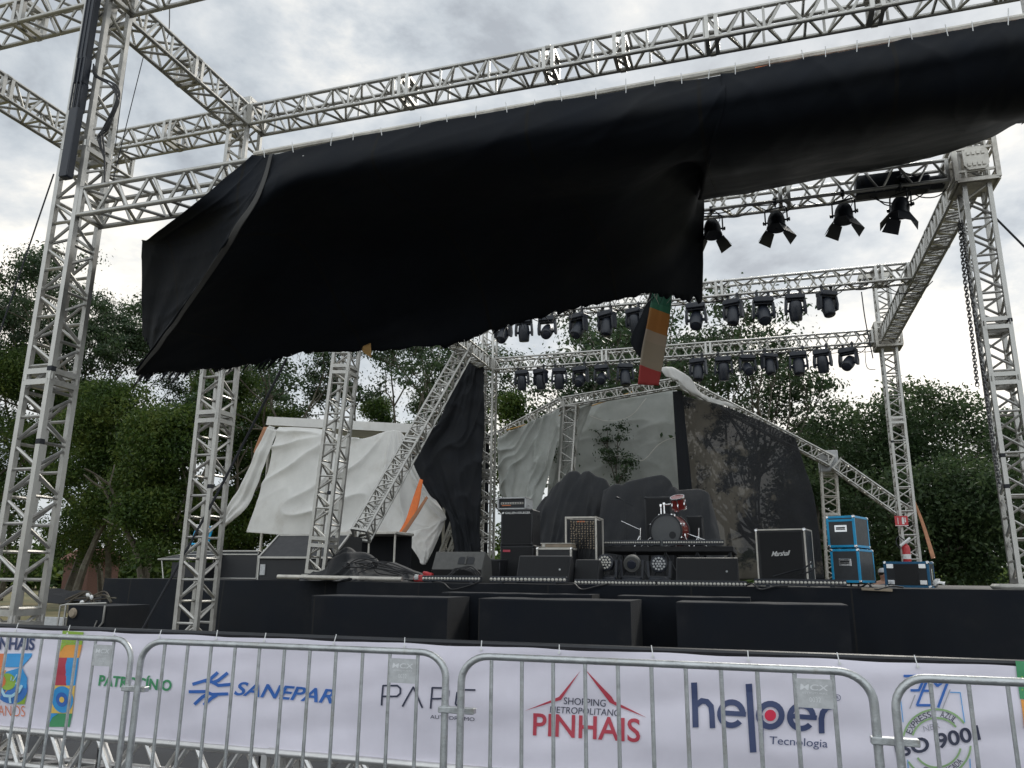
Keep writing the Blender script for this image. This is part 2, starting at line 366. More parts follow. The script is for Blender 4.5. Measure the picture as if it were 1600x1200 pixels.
# ------------------------------------------------------------------ trusses
def truss_parts(root, p0, p1, up, w=.30, r=.0265, br=.0175, panel=.225, joints=(), sq=False, ladder=2, m_=None, caps=(True, True), struts=True):
    """box truss between two axis points (frame of root's parent = world)"""
    m_ = m_ or M['alu']; p0 = Vector(p0); p1 = Vector(p1); a = p1-p0; Lg = a.length; a.normalize()
    s = a.cross(Vector(up)).normalized(); u = s.cross(a).normalized(); h = w/2; loc = root.location
    cs = [s*i*h+u*j*h for i, j in ((-1, -1), (1, -1), (1, 1), (-1, 1))]
    for c in cs:
        mb = MB(); mb.tube(p0+c, p1+c, r, 4 if sq else 10, ref=s); mb.rel(root).build('chord', m_, root)
    lat = MB(); n = max(2, round(Lg/panel)); st = Lg/n
    for k in range(4):
        c0, c1 = cs[k], cs[(k+1) % 4]
        for i in range(n):
            A, B = (c0, c1) if (i+k) % 2 == 0 else (c1, c0)
            lat.tube(p0+A+a*(st*i+.03), p0+B+a*(st*(i+1)-.03), br, 6, cap=False)
            if struts and ladder and i % ladder == (k % 2 if ladder > 1 else 0) and 0 < i:
                lat.tube(p0+c0+a*st*i, p0+c1+a*st*i, br, 6, cap=False)
    lat.rel(root).build('lattice', m_, root)
    js = list(joints)
    for q, pos in enumerate([x for x, c in ((.0, caps[0]), (Lg, caps[1])) if c]): js.append(pos)
    for j in js:
        inner = 0 < j < Lg
        mb = MB()
        for dz in ((-.055, .055) if inner else ((.03,) if j == 0 else (-.03,))):
            for k in range(4):
                mb.tube(p0+cs[k]+a*(j+dz), p0+cs[(k+1) % 4]+a*(j+dz), .028 if sq else .024, 4, cap=False, ref=a)
        if inner:
            for k in range(4):
                cc = p0+cs[k]+a*j; mb.tube(cc-a*.035, cc+a*.035, r*1.25, 8)
        mb.rel(root).build('joint_frame', m_, root)
def truss(label, p0, p1, up=(0, 0, 1), name='lattice_truss', cat='truss', group=None, **k):
    p0 = Vector(p0); p1 = Vector(p1)
    root = thing(name, label, cat, tuple((p0+p1)/2), 0, group)
    truss_parts(root, p0, p1, up, **k); return root
def tower(label, b, t, joints=(), group='lattice towers of the stage', plate=True, **k):
    b = Vector(b); t = Vector(t)
    root = thing('truss_tower', label, 'tower', tuple(b), 0, group)
    k.setdefault('panel', .262); truss_parts(root, b, t, (0, 1, 0), sq=True, joints=joints, **k)
    if plate:
        mb = MB(); mb.box(b+Vector((0, 0, -.012)), (.42, .42, .02)); mb.rel(root).build('base_plate', M['alu'], root, smooth=False)
    return root
DZ = 1.56
XL, XR = -6.75, 3.12
Y1, Y2, Y3, Y4 = 5.92, 8.46, 11.36, 19.27
def zj(u, v, Y): return aY(u, v, Y).z
t1 = tower('tall lattice tower at the left front with a black strip panel strapped to it', (XL, Y1, .025), (XL, Y1, 9.6), (zj(55, 600, Y1), 1.2, zj(118, 245, Y1)))
t2 = tower('lattice tower standing on the ground just in front of the stage skirt', (XL, Y2, .025), (XL, Y2, 8.3), (zj(335, 657, Y2),))
t3 = tower('lattice tower on the deck edge beside the slanted grey flight case', aY(500, 897, Y3), aY(560, 400, Y3), (.5, 3.35))
t4 = tower('thin lattice tower at the rear of the stage in front of the black curtain', (-6.72, Y4, DZ+.02), aY(766, 498, Y4), (2.7,))
tR1 = tower('lattice tower at the right front standing on the white pad', (3.12, 11.3, DZ+.07), (3.12, 11.3, 7.75), (zj(1540, 605, 11.3)-DZ, 3.3))
tR2 = tower('lattice tower at the right rear with a red extinguisher sign', (3.12, 19.3, DZ+.02), (3.12, 19.3, 8.62), (zj(1390, 660, 19.3)-DZ,))
tower('lattice tower at the far right holding the upper front trusses', (2.36, Y1, .025), (2.36, Y1, 8.3), (2, 5))
tower('lattice tower at the far left carrying the outer wing trusses', (-9.05, Y1, .025), (-9.05, Y1, 7.9), (3,))
UX = (0, 0, 1)
truss('lattice truss along which the black canopy is tied', (XL+.17, Y1, 5.41), (2.2, Y1, 5.41), joints=(2.9, 5.9), ladder=0)
truss('lattice truss crossing the open sky above the black canopy', (XL+.17, Y2, 8.01), (5.6, Y2, 8.01), joints=(2.4, 4.4, 5.3, 6.4, 8.2), ladder=3)
truss('short lattice truss between two left towers seen behind the strip panel', (-9.6, Y2, 8.01), (XL-.17, Y2, 8.01), joints=(1.6,), ladder=0)
truss('topmost lattice truss running out of the picture above the front tower', (XL+.17, Y1, 8.06), (2.2, Y1, 8.06), joints=(1.2, 4), ladder=0)
truss('lattice truss at the upper left corner leading to the wing tower', (-9.05, Y1, 8.06), (XL-.17, Y1, 8.06), joints=(1.1,), ladder=0)
truss('slanting lattice truss from the front left tower back to its neighbour', (XL, Y1+.17, 8.01), (XL, Y2-.17, 8.01), joints=(1.15,), ladder=2)
truss('slanting lattice truss at the left edge of the picture', (-9.05, Y1+.17, 7.7), (-9.05, Y2+.2, 7.7), joints=(.4,), ladder=2)
GZ = 7.19
tf = truss('lattice truss under the canopy edge carrying the barn door lamps', (XL, 11.3, GZ), (3.12-.3, 11.3, GZ), joints=(2.5, 5, 7.4), ladder=0)
tm = truss('middle lattice truss of the roof grid with moving heads hanging under it', (XL+.17, 15.2, GZ+.02), (3.12-.17, 15.2, GZ+.02), joints=(3, 6.1, 9), ladder=0)
tb = truss('rear lattice truss of the roof grid with a row of moving heads', (XL+.2, 19.3, GZ), (3.12-.3, 19.3, GZ), joints=(3, 5.6), ladder=0)
truss('slanting side truss joining the two right towers', (3.12, 11.6, GZ), (3.12, 19.0, GZ), joints=(2, 4.5), ladder=1)
truss('side truss of the roof grid ending at the black curtain', (XL, 11.6, GZ), (XL, 19.1, GZ), joints=(2.5, 5), ladder=1)
pa = aY(563, 838, 13.6); pb = aX(724, 552, XL)
truss('fallen lattice truss leaning across the white tarp', pa, pb+(pb-pa)*.02, (0, 1, .3), joints=(2.6,), ladder=2)
truss('lattice truss lying on the ground under the sponsor banner', (-8.6, 5.36, .295), (3.6, 5.36, .295), w=.25, joints=(2.2, 5.2, 8.2), ladder=0, br=.02, r=.028, m_=M['alu_bright'])
# sleeve blocks
def sleeve(root, c, w, hgt, plate):
    mb = MB(); c = Vector(c); h = w/2; k = hgt/2
    for i in (-1, 1):
        for j in (-1, 1): mb.tube(c+Vector((i*h, j*h, -k)), c+Vector((i*h, j*h, k)), .03, 4, ref=(1, 0, 0))
        for z in (-k, -k*.55, k*.55, k):
            mb.tube(c+Vector((i*h, -h, z)), c+Vector((i*h, h, z)), .026 if abs(z) == k else .016, 4, ref=(0, 0, 1)); mb.tube(c+Vector((-h, i*h, z)), c+Vector((h, i*h, z)), .026 if abs(z) == k else .016, 4, ref=(0, 0, 1))
        for t in (-.55, .55): mb.tube(c+Vector((t*h, i*h, -k)), c+Vector((t*h, i*h, k)), .012, 4, ref=(1, 0, 0))
    sl = mb.rel(root).build('sleeve_block', M['alu_old'], root)
    mb = MB()
    for s, (xx, yy) in (((1, 0), (0, -h-.03)),):
        oct_ = [(-.62, -.3), (-.4, -.55), (.4, -.55), (.62, -.3), (.62, .3), (.4, .55), (-.4, .55), (-.62, .3)]
        mb.prism([c+Vector((a*h, yy, b*k)) for a, b in oct_], (0, -.012, 0))
        for zz in (.25, -.3):
            for q in range(4):
                mb.box(c+Vector(((-.36+.24*q)*h, yy-.018, zz*k)), (.15*h, .02, .16*k))
    mb.box(c+Vector((0, h+.012, 0)), (w*.9, .01, hgt*.86)); mb.box(c+Vector((0, 0, -k-.02)), (w*.96, w*.96, .012))
    mb.rel(root).build('sleeve_plate', M['alu_old'], root)
sleeve(tR1, (3.12, 11.3, 7.25), .50, .60, True)
sleeve(tR2, (3.12, 19.3, 7.2), .52, .56, True)
def tapes():
    h = .15
    for root, u, v, X, Y in ((t1, 116, 573, XL+h, Y1-h), (t1, 62, 690, XL+h, Y1-h), (t2, 330, 760, XL+h, Y2-h), (tR1, 1556, 712, 3.12-h, 11.3-h), (tR1, 1566, 760, 3.12-h, 11.3-h), (tR2, 1398, 690, 3.12-h, 19.3-h), (t3, 513, 770, XL+h, Y3-h), (tR1, 1585, 500, 3.12+h, 11.3-h)):
        z = aY(u, v, Y).z; c = Vector((X, Y, z)); mb = MB(); mb.box(c, (.062, .062, .055), bev=.006); mb.rel(root).build('tape_band', M['rope'], root)
tapes()
def headbeam():
    mb = MB(); c = Vector((3.12, 19.3, 8.68)); mb.box(c+Vector((-.12, 0, 0)), (.75, .34, .12), bev=.01)
    mb.rel(tR2).build('head_beam', M['alu_old'], tR2)
    mb = MB(); mb.lathe([(.1, -.05), (.1, .05)], (2.72, 19.15, 8.5), (0, 1, 0)); mb.rel(tR2).build('pulley', M['black_metal'], tR2)
headbeam()

# ------------------------------------------------------------------ stage
def stage():
    x0, x1, yf, yb = -6.0, 6.5, 10.6, 20.2
    st = thing('stage_platform', 'long black stage platform with a cloth skirt behind the barricades', 'stage', (0, 14, 0))
    mb = MB(); mb.box(((x0+x1)/2, (yf+yb)/2, DZ-.05), (x1-x0, yb-yf, .1), bev=.01)
    xw = aY(165, 905, 11.3).x
    mb.box(((xw+x0)/2-.002, (11.3+yb)/2, DZ-.055), (x0-xw, yb-11.3, .1), bev=.01)
    mb.rel(st).build('deck', M['deck'], st)
    # cloth skirt : hangs from the deck edge in shallow folds
    mb = MB(); n = 240; rows = 10; vs = []
    path = [(xw, yb-1), (xw, 11.28), (x0-.02, 11.26), (x0, 10.58), (x1, 10.58)]
    pl = []
    for (ax, ay), (bx, by) in zip(path[:-1], path[1:]):
        k = max(4, int(math.hypot(bx-ax, by-ay)*14))
        for i in range(k): pl.append((ax+(bx-ax)*i/k, ay+(by-ay)*i/k))
    pl.append(path[-1])
    for j in range(rows+1):
        z = DZ-.002-(DZ-.01)*j/rows
        for i, (x, y) in enumerate(pl):
            f = noise.noise(Vector((x*1.3, y*1.3, .25*z)))*.06*min(1, j/3)+noise.noise(Vector((x*5, y*5, .7*z)))*.012*min(1, j/2)
            vs.append((x, y-abs(f)-.004*j, z-.02*abs(noise.noise(Vector((x*.9, 3, 0))))*(1 if j == 0 else 0)))
    w = len(pl); fs = [(j*w+i, j*w+i+1, (j+1)*w+i+1, (j+1)*w+i) for j in range(rows) for i in range(w-1)]
    mb.add(vs, fs); mb.rel(st).build('skirt', M['skirt'], st, angle=80)
    return st
stage()
def cloth_box(label, u0, u1, v, Y, depth, seed):
    a, b = aY(u0, v, Y), aY(u1, v, Y); x0, x1, zt = a.x, b.x, (a.z+b.z)/2
    nx, ny, nz = 28, 10, 14; g = []
    prof = []                                  # profile: floor front -> top front -> top back -> floor back
    for k in range(nz+1): prof.append((0, zt*k/nz))
    for k in range(1, ny+1): prof.append((depth*k/ny, zt))
    for k in range(1, nz+1): prof.append((depth, zt*(1-k/nz)))
    vs = []; w = nx+1
    for j, (dy, z) in enumerate(prof):
        for i in range(w):
            t = i/nx; x = x0+(x1-x0)*t
            s = noise.noise(Vector((x*1.8, seed, dy*2+z*.4)))*.022
            fold = .03*(1-z/zt)*noise.noise(Vector((x*4, seed*3, 0)))
            sag = -.018*math.sin(math.pi*t)*(1 if 0 < dy < depth else 0)*abs(noise.noise(Vector((x*2, dy*2, seed))))*3
            vs.append((x, Y+dy+s*(z < zt)+fold, z+sag))
    mb = MB(); n = len(prof); fs = [(j*w+i, j*w+i+1, (j+1)*w+i+1, (j+1)*w+i) for j in range(n-1) for i in range(w-1)]
    mb.add(vs, fs)
    for i in (0, w-1):
        mb.add([vs[j*w+i] for j in range(n)], [tuple(range(n))])
    o = mb.build('covered_speaker', M['skirt'], angle=50)
    bv = o.modifiers.new('Bevel', 'BEVEL'); bv.width = .02; bv.segments = 2; bv.limit_method = 'ANGLE'; bv.angle_limit = R(50)
    tag(o, label, 'speaker', 'cloth covered speakers along the stage front')
cloth_box('speaker box under black cloth, second from the right and behind the red pointed roof logo', 748, 985, 937, 9.0, .85, 1)
cloth_box('speaker box under black cloth above the thin lettered logo beside the left tower', 487, 700, 932, 9.1, .75, 2)
cloth_box('speaker box under black cloth, the rightmost along the stage front', 1056, 1325, 943, 9.0, .8, 3)
cloth_box('low speaker box under black cloth, set back behind the two boxes left of centre', 690, 925, 927, 9.93, .5, 4)
cloth_box('low speaker box under black cloth, set back behind the two boxes right of centre', 965, 1172, 932, 9.93, .5, 5)

# ------------------------------------------------------------------ cloth sheets from a net of points
def cr(p0, p1, p2, p3, t):
    return .5*((2*p1)+(p2-p0)*t+(2*p0-5*p1+4*p2-p3)*t*t+(3*p1-p0-3*p2+p3)*t**3)
def spline(pts, n):
    out = []; N = len(pts)
    for i in range(n+1):
        x = i/n*(N-1); k = min(int(x), N-2); t = x-k
        P = lambda q: pts[min(max(q, 0), N-1)] if 0 <= q < N else (2*pts[0]-pts[1] if q < 0 else 2*pts[-1]-pts[-2])
        out.append(cr(P(k-1), P(k), P(k+1), P(k+2), t))
    return out
def W(q):
    if isinstance(q, Vector): return q
    return aY(*q)
def sheet(name, net, nu, nv, mt, parent=None, fold=.0, ffreq=3, fdir='v', wrinkle=0, wf=3, seed=0, ragged=0, thick=.006, ragfreq=1, crease=0, cdir=(1, .3), cfreq=5, crad=None):
    rows = [spline([W(q) for q in r], nu) for r in net]
    cols = [spline([r[i] for r in rows], nv) for i in range(nu+1)]     # cols[i][j]
    vs = []
    for j in range(nv+1):
        for i in range(nu+1):
            p = cols[i][j].copy()
            a = cols[min(i+1, nu)][j]-cols[max(i-1, 0)][j]; b = cols[i][min(j+1, nv)]-cols[i][max(j-1, 0)]
            n = a.cross(b); n = n.normalized() if n.length > 1e-9 else Vector((0, -1, 0))
            tu, tv = i/nu, j/nv
            if fold:
                s = (tu if fdir == 'v' else tv)
                o = (tv if fdir == 'v' else tu)
                ph = noise.noise(Vector((s*ffreq, o*.8, seed)))*1.4+.5*noise.noise(Vector((s*ffreq*2.7, o*1.3, seed+5)))
                p += n*fold*ph*(.25+.75*min(1, tv*1.5))
            if crease:
                s1 = tu*cdir[0]+tv*cdir[1]; s2 = tv*cdir[0]-tu*cdir[1]
                if crad:
                    du, dv = tu-crad[0], (tv-crad[1])*crad[2]; s1 = math.atan2(dv, du)*crad[3]/cfreq; s2 = math.hypot(du, dv)
                q = (1-abs(noise.noise(Vector((s1*cfreq+.35*noise.noise(Vector((s2*3, seed, 4))), s2*1.1, seed+1)))))**7
                q2 = (1-abs(noise.noise(Vector((s1*cfreq*1.3+s2*cfreq*.9, s2*1.4-s1, seed+8)))))**9
                p += n*crease*((q+.6*q2) if not crad else (q*min(1, s2*2.2)+.12*q2))
            if wrinkle: p += n*wrinkle*noise.noise(p*wf+Vector((seed, 0, 0)))
            if ragged and j == nv:
                d = b.normalized() if b.length else Vector((0, 0, -1))
                q = noise.noise(Vector((tu*60*ragfreq, seed, 1)))+.7*noise.noise(Vector((tu*17*ragfreq, seed, 2)))
                p += d*ragged*q
            vs.append(p)
    w = nu+1; fs = [(j*w+i, j*w+i+1, (j+1)*w+i+1, (j+1)*w+i) for j in range(nv) for i in range(nu)]
    mb = MB(); mb.add(vs, fs)
    if parent is not None: mb.rel(parent)
    o = mb.build(name, mt, parent, angle=180, fix=False)
    if thick:
        so = o.modifiers.new('Solidify', 'SOLIDIFY'); so.thickness = thick; so.offset = 0
    return o
CY = 5.74
can = thing('torn_canopy', 'huge torn black canopy sheet hanging from the front truss', 'canopy', (-2.5, 5.7, 5.5))
def under(u, Y, z):          # point of the view line column u at depth Y and height z
    v = 300.0
    for _ in range(30):
        p = aY(u, v, Y); q = aY(u, v+1, Y); v += (z-p.z)/(q.z-p.z)
    return aY(u, v, Y)
netA = [
 [(396, 244, CY-.03), (412, 242, CY-.03), (424, 240.5, CY-.03), (430, 240, CY-.05), (480, 229, CY-.03), (620, 204, CY-.03), (800, 172, CY-.03), (960, 145, CY-.03), (1080, 125, CY-.03), (1132, 117, CY-.03)],
 [(304, 318, 5.66), (350, 316, 5.66), (392, 308, 5.6), (405, 304, 5.55), (480, 279, 5.64), (620, 252, 5.65), (800, 221, 5.65), (960, 193, 5.65), (1080, 173, 5.65), (1132, 164, 5.65)],
 [(232, 375, 6.3), (300, 368, 6.2), (356, 362, 5.85), (372, 358, 5.62), under(470, 6.25, 5.17), under(610, 6.25, 5.17), under(785, 6.25, 5.17), under(940, 6.25, 5.17), under(1062, 6.25, 5.17), under(1112, 6.25, 5.17)],
 [(219, 385, 6.5), (280, 415, 6.45), (322, 424, 6.25), (338, 412, 5.9), (450, 400, 6.8), (620, 380, 7.2), (800, 340, 7.6), (960, 315, 8.0), (1080, 262, 8.5), (1120, 240, 8.7)],
 [(221, 470, 6.9), (250, 490, 6.85), (274, 500, 6.7), (287, 488, 6.4), (400, 490, 7.3), (580, 482, 7.8), (750, 440, 8.4), (930, 400, 9.2), (1060, 360, 10.2), (1098, 312, 10.95)],
 [(222, 525, 7.2), (236, 548, 7.2), (228, 562, 7.15), (212, 584, 7.0), (330, 577, 7.8), (500, 549, 8.1), (690, 540, 8.6), (850, 494, 9.4), (1000, 462, 10.2), (1097, 470, 10.85)]]
netA[3][9] = W(netA[2][9]).lerp(W(netA[4][9]), .5)+Vector((0, 0, -.05))
sheet('canopy_sheet', netA, 300, 80, M['canopy'], can, fold=.035, ffreq=6, fdir='v', wrinkle=.025, wf=1.3, seed=3, ragged=.11, ragfreq=1.6, crease=-.014, cdir=(1, .35), cfreq=7)
netB = [
 [(1126, 118, CY-.03), (1300, 86, CY-.03), (1480, 51, CY-.03), (1600, 30, CY-.03), Vector((2.25, CY-.03, 5.585))],
 [(1126, 165, 5.65), (1300, 133, 5.65), (1480, 98, 5.65), (1600, 75, 5.65), Vector((2.28, 5.65, 5.22))],
 [under(1105, 6.25, 5.17), under(1275, 6.25, 5.17), under(1450, 6.25, 5.17), under(1565, 6.25, 5.18), Vector((2.4, 6.25, 5.2))],
 [(1114, 244, 8.68), (1300, 200, 8.5), (1480, 158, 8.3), (1600, 125, 7.7), Vector((2.6, 7.2, 5.9))],
 [(1088, 316, 11.0), (1300, 275, 11.05), (1480, 241, 11.0), (1600, 188, 9.6), Vector((3.0, 8.9, 6.5))]]
for k_ in range(5): netB[3][k_] = W(netB[2][k_]).lerp(W(netB[4][k_]), .5)+Vector((0, 0, -.05))
sheet('canopy_sheet', netB, 130, 60, M['canopy'], can, fold=.03, ffreq=5, wrinkle=.025, wf=1.1, seed=8, ragged=.02, crease=-.012, cdir=(1, -.3), cfreq=5)
def canopy_trim():
    mb = MB(); mb.tube(aY(398, 241, CY+.01), aY(1640, 20, CY+.01), .028, 8); mb.rel(can).build('hem_tube', M['alu_old'], can)
    mb = MB(); r = random.Random(4)
    for i in range(26):
        u = 420+i*46+r.uniform(-8, 8); v = 241-(u-412)*.1775
        p = aY(u, v+3, CY-.03); mb.tube(p+Vector((0, -.02, -.03)), p+Vector((r.uniform(-.02, .02), -.03, .05+r.random()*.06)), .004, 5)
        q = aY(u+14, v+13, CY-.045); mb.lathe([(.012, 0), (.012, .01)], q, (0, -1, 0), 8)
    mb.rel(can).build('cable_ties', M['white'], can)
    mb = MB(); p = [aY(u, 241-(u-412)*.1775+2, CY-.02) for u in range(1180, 1640, 60)]
    mb.pipe(p, .007, 6); mb.rel(can).build('hem_tape', M['orange'], can)
canopy_trim()
M['fold_back'] = mat('grey_canopy_backing', (.05, .048, .045), .75, 0, .25, 4, .2, 30)  # lighter grey than the canopy sheet, for the strip along its ridge
sheet('folded_edge', [[(421, 241, 5.66), (426, 241, 5.66)], [(400, 304, 5.53), (407, 304, 5.52)], [(366, 358, 5.6), (378, 356, 5.58)], [(331, 412, 5.86), (343, 411, 5.86)], [(283, 486, 6.36), (289, 488, 6.36)], [(240, 546, 6.72), (246, 548, 6.72)], [(211, 584, 6.96), (214, 584, 6.96)]], 8, 90, M['fold_back'], can, wrinkle=.03, wf=3, seed=14)
def frayed():
    r = random.Random(21); a = MB(); b = MB()
    hem = spline([W(q) for q in netA[-1][3:]], 120)
    for k in range(170):
        p = hem[r.randint(2, 112)]; d = Vector((r.gauss(-.25, .25), r.gauss(0, .12), -1)).normalized(); L = r.uniform(.05, .22)
        q = p+Vector((0, -.012, .04)); (a if r.random() < .75 else b).pipe([q, q+d*L*.5+Vector((r.gauss(0, .02), 0, 0)), q+d*L+Vector((r.gauss(0, .04), 0, 0))], [.005, .004, .001], 4)
    for k in range(16):
        p = hem[r.randint(3, 34)]; L = r.uniform(.12, .28); d = Vector((-.5, 0, -.45)).normalized(); w = r.uniform(.03, .07)
        a.prism([p+Vector((-w, -.01, .05)), p+Vector((w, -.01, .05)), p+d*L], (0, .006, 0))
    a.rel(can).build('frayed_threads', M['canopy'], can); b.rel(can).build('pale_threads', M['offwhite'], can)
frayed()
tag(sheet('cloth_scrap', [[(567, 541, 8.1), (579, 536, 8.1)], [(566, 549, 8.1), (580, 548, 8.1)], [(575, 556, 8.1), (580, 559, 8.1)]], 6, 6, M['yellow'], None), 'small ochre scrap of cloth hanging at the torn canopy hem', 'cloth scrap')
# torn printed strip
def strip():
    mt = bpy.data.materials.new('printed_strip'); mt.use_nodes = True; N, L = mt.node_tree.nodes, mt.node_tree.links
    b = N['Principled BSDF']; b.inputs['Roughness'].default_value = .6
    tc = N.new('ShaderNodeTexCoord'); s = N.new('ShaderNodeSeparateXYZ'); L.new(tc.outputs['Generated'], s.inputs[0])
    n = N.new('ShaderNodeTexNoise'); n.inputs['Scale'].default_value = 2.5; L.new(tc.outputs['Generated'], n.inputs[0])
    a = N.new('ShaderNodeMath'); a.operation = 'MULTIPLY_ADD'; L.new(s.outputs['X'], a.inputs[0]); a.inputs[1].default_value = .16; L.new(s.outputs['Z'], a.inputs[2])
    cr_ = N.new('ShaderNodeValToRGB'); cr_.color_ramp.interpolation = 'CONSTANT'; L.new(a.outputs[0], cr_.inputs[0]); e = cr_.color_ramp.elements
    e[0].position = 0; e[0].color = (.50, .08, .075, 1); e[1].position = .93; e[1].color = (.03, .15, .09, 1)
    for p, c in ((.225, (.42, .36, .28)), (.50, (.46, .38, .30)), (.62, (.45, .22, .06)), (.86, (.05, .2, .12))):
        x = e.new(p); x.color = (*c, 1)
    L.new(cr_.outputs[0], b.inputs['Base Color'])
    t = N.new('ShaderNodeBsdfTranslucent'); L.new(cr_.outputs[0], t.inputs[0]); ms = N.new('ShaderNodeMixShader'); ms.inputs[0].default_value = .35
    L.new(b.outputs[0], ms.inputs[1]); L.new(t.outputs[0], ms.inputs[2]); L.new(ms.outputs[0], N['Material Output'].inputs[0])
    Y = 10.6
    rt = thing('banner_strip', 'torn printed cloth strip in green, orange, tan and red dangling from the canopy', 'cloth strip', tuple(aY(1015, 600, Y)))
    sheet('printed_face', [[(1020, 452, Y), (1051, 456, Y)], [(1012, 500, Y-.05), (1046, 500, Y)], [(1003, 550, Y), (1038, 550, Y-.04)], [(997, 601, Y), (1029, 602, Y)]], 14, 30, mt, rt, fold=.03, ffreq=2, seed=2)
    sheet('dark_fold', [[(1018, 455, Y+.05), (1028, 455, Y+.05)], [(1003, 490, Y+.08), (1018, 490, Y+.04)], [(985, 530, Y+.1), (1009, 535, Y+.04)], [(997, 556, Y+.08), (1003, 560, Y+.04)]], 10, 24, M['canopy'], rt, fold=.02, ffreq=2, seed=3, ragged=.03)
strip()

# ------------------------------------------------------------------ tents and tarps behind the stage
def white_tent():
    Y = 20.4
    a, b = aY(416, 657, Y), aY(700, 672, Y)
    rt = thing('white_tent', 'white frame tent behind the left towers with a pale fascia', 'tent', ((a.x+b.x)/2, 21.5, 0))
    mb = MB(); h = .27
    mb.add([a+Vector((0, 0, -h/2)), b+Vector((0, 0, -h/2)), b+Vector((0, .05, h/2)), a+Vector((0, .05, h/2)),
            a+Vector((0, .3, -h/2)), b+Vector((0, .3, -h/2)), b+Vector((0, .3, h/2)), a+Vector((0, .3, h/2))],
           [(0, 1, 2, 3), (4, 7, 6, 5), (0, 3, 7, 4), (1, 5, 6, 2), (3, 2, 6, 7), (0, 4, 5, 1)])
    mb.rel(rt).build('fascia', M['white_tarp'], rt, smooth=False)
    mb = MB(); mb.add([a+Vector((0, .1, h/2-.01)), b+Vector((0, .1, h/2-.01)), b+Vector((0, 4, h/2+.1)), a+Vector((0, 4, h/2+.1)),
                       a+Vector((0, .1, h/2-.05)), b+Vector((0, .1, h/2-.05)), b+Vector((0, 4, h/2+.06)), a+Vector((0, 4, h/2+.06))],
                      [(0, 1, 2, 3), (4, 7, 6, 5), (0, 4, 5, 1), (1, 5, 6, 2), (2, 6, 7, 3), (3, 7, 4, 0)])
    mb.rel(rt).build('roof', M['white_tarp'], rt, smooth=False)
    for dx, dy in ((.1, .12), (b.x-a.x-.1, .12), (.1, 3.8), (b.x-a.x-.1, 3.8)):
        p = Vector((a.x+dx, Y+dy, 0)); mb = MB(); mb.tube(p, p+Vector((0, 0, a.z)), .04, 8); mb.rel(rt).build('leg', M['alu_old'], rt)
    mb = MB(); mb.add([(a.x+.3, Y+3.6, 1.2), (b.x, Y+3.6, 1.2), (b.x, Y+3.6, a.z-.1), (a.x+.3, Y+3.6, a.z-.1), (a.x+.3, Y+3.63, 1.2), (b.x, Y+3.63, 1.2), (b.x, Y+3.63, a.z-.1), (a.x+.3, Y+3.63, a.z-.1)],
                      [(0, 1, 2, 3), (4, 7, 6, 5), (0, 4, 5, 1), (2, 6, 7, 3), (0, 3, 7, 4), (1, 5, 6, 2)])
    mb.rel(rt).build('back_wall', M['blackcloth'], rt, smooth=False)
    s = aY(372, 790, 19.9); e = aY(428, 668, 20.3)
    truss('small lattice strut slanting behind the rust edged curtain', s, e, (0, 1, 0), w=.2, r=.02, br=.01, panel=.25)
white_tent()
YT = 19.2
tp = thing('white_tarp', 'large crumpled white tarp slung below the white tent fascia', 'tarp', tuple(aY(540, 840, YT)))
sheet('tarp_sheet', [
 [(437, 668, YT+.8), (500, 671, YT+.7), (560, 686, YT+.5), (620, 673, YT+.6), (646, 706, YT+.4)],
 [(421, 720, YT+.5), (490, 727, YT+.3), (560, 742, YT+.15), (622, 735, YT+.2), (668, 760, YT+.2)],
 [(404, 780, YT+.2), (480, 787, YT), (560, 792, YT-.1), (630, 796, YT), (697, 806, YT)],
 [(386, 832, YT), (470, 838, YT-.1), (560, 838, YT-.2), (630, 838, YT-.15), (694, 818, YT-.05)]], 150, 110, M['white_tarp'], tp, fold=.10, ffreq=3.0, wrinkle=.02, wf=1.7, seed=11, crease=-.15, cdir=(.75, .65), cfreq=3.2, crad=(.74, -.12, .8, 3.2))
sheet('torn_corner', [[(624, 832, YT-.12), (662, 826, YT-.2), (697, 810, YT-.05)], [(645, 858, YT-.3), (664, 856, YT-.35), (686, 838, YT-.2)], [(660, 882, YT-.4), (664, 882, YT-.42), (668, 878, YT-.4)]], 30, 26, M['white_tarp'], tp, fold=.06, ffreq=3, wrinkle=.03, wf=3, seed=5, crease=-.05, cfreq=2.5)
tag(sheet('tent_curtain', [[(417, 667, 19.9), (434, 672, 19.9)], [(396, 712, 19.8), (413, 726, 19.8)], [(372, 762, 19.7), (388, 788, 19.7)], [(358, 785, 19.6), (364, 812, 19.6)], [(341, 822, 19.5), (347, 826, 19.5)]], 16, 60, M['white_tarp'], None, fold=.12, ffreq=2, wrinkle=.06, wf=2.5, seed=4),
    'narrow white curtain swept aside at the left end of the white tent', 'curtain')
tag(sheet('edge_strap', [[(412, 667, 19.95), (419, 667, 19.95)], [(402, 690, 19.9), (407, 694, 19.9)], [(396, 706, 19.85), (397, 709, 19.85)]], 4, 14, M['brownstrap'], None), 'rust coloured strap along the edge of the white curtain', 'strap')
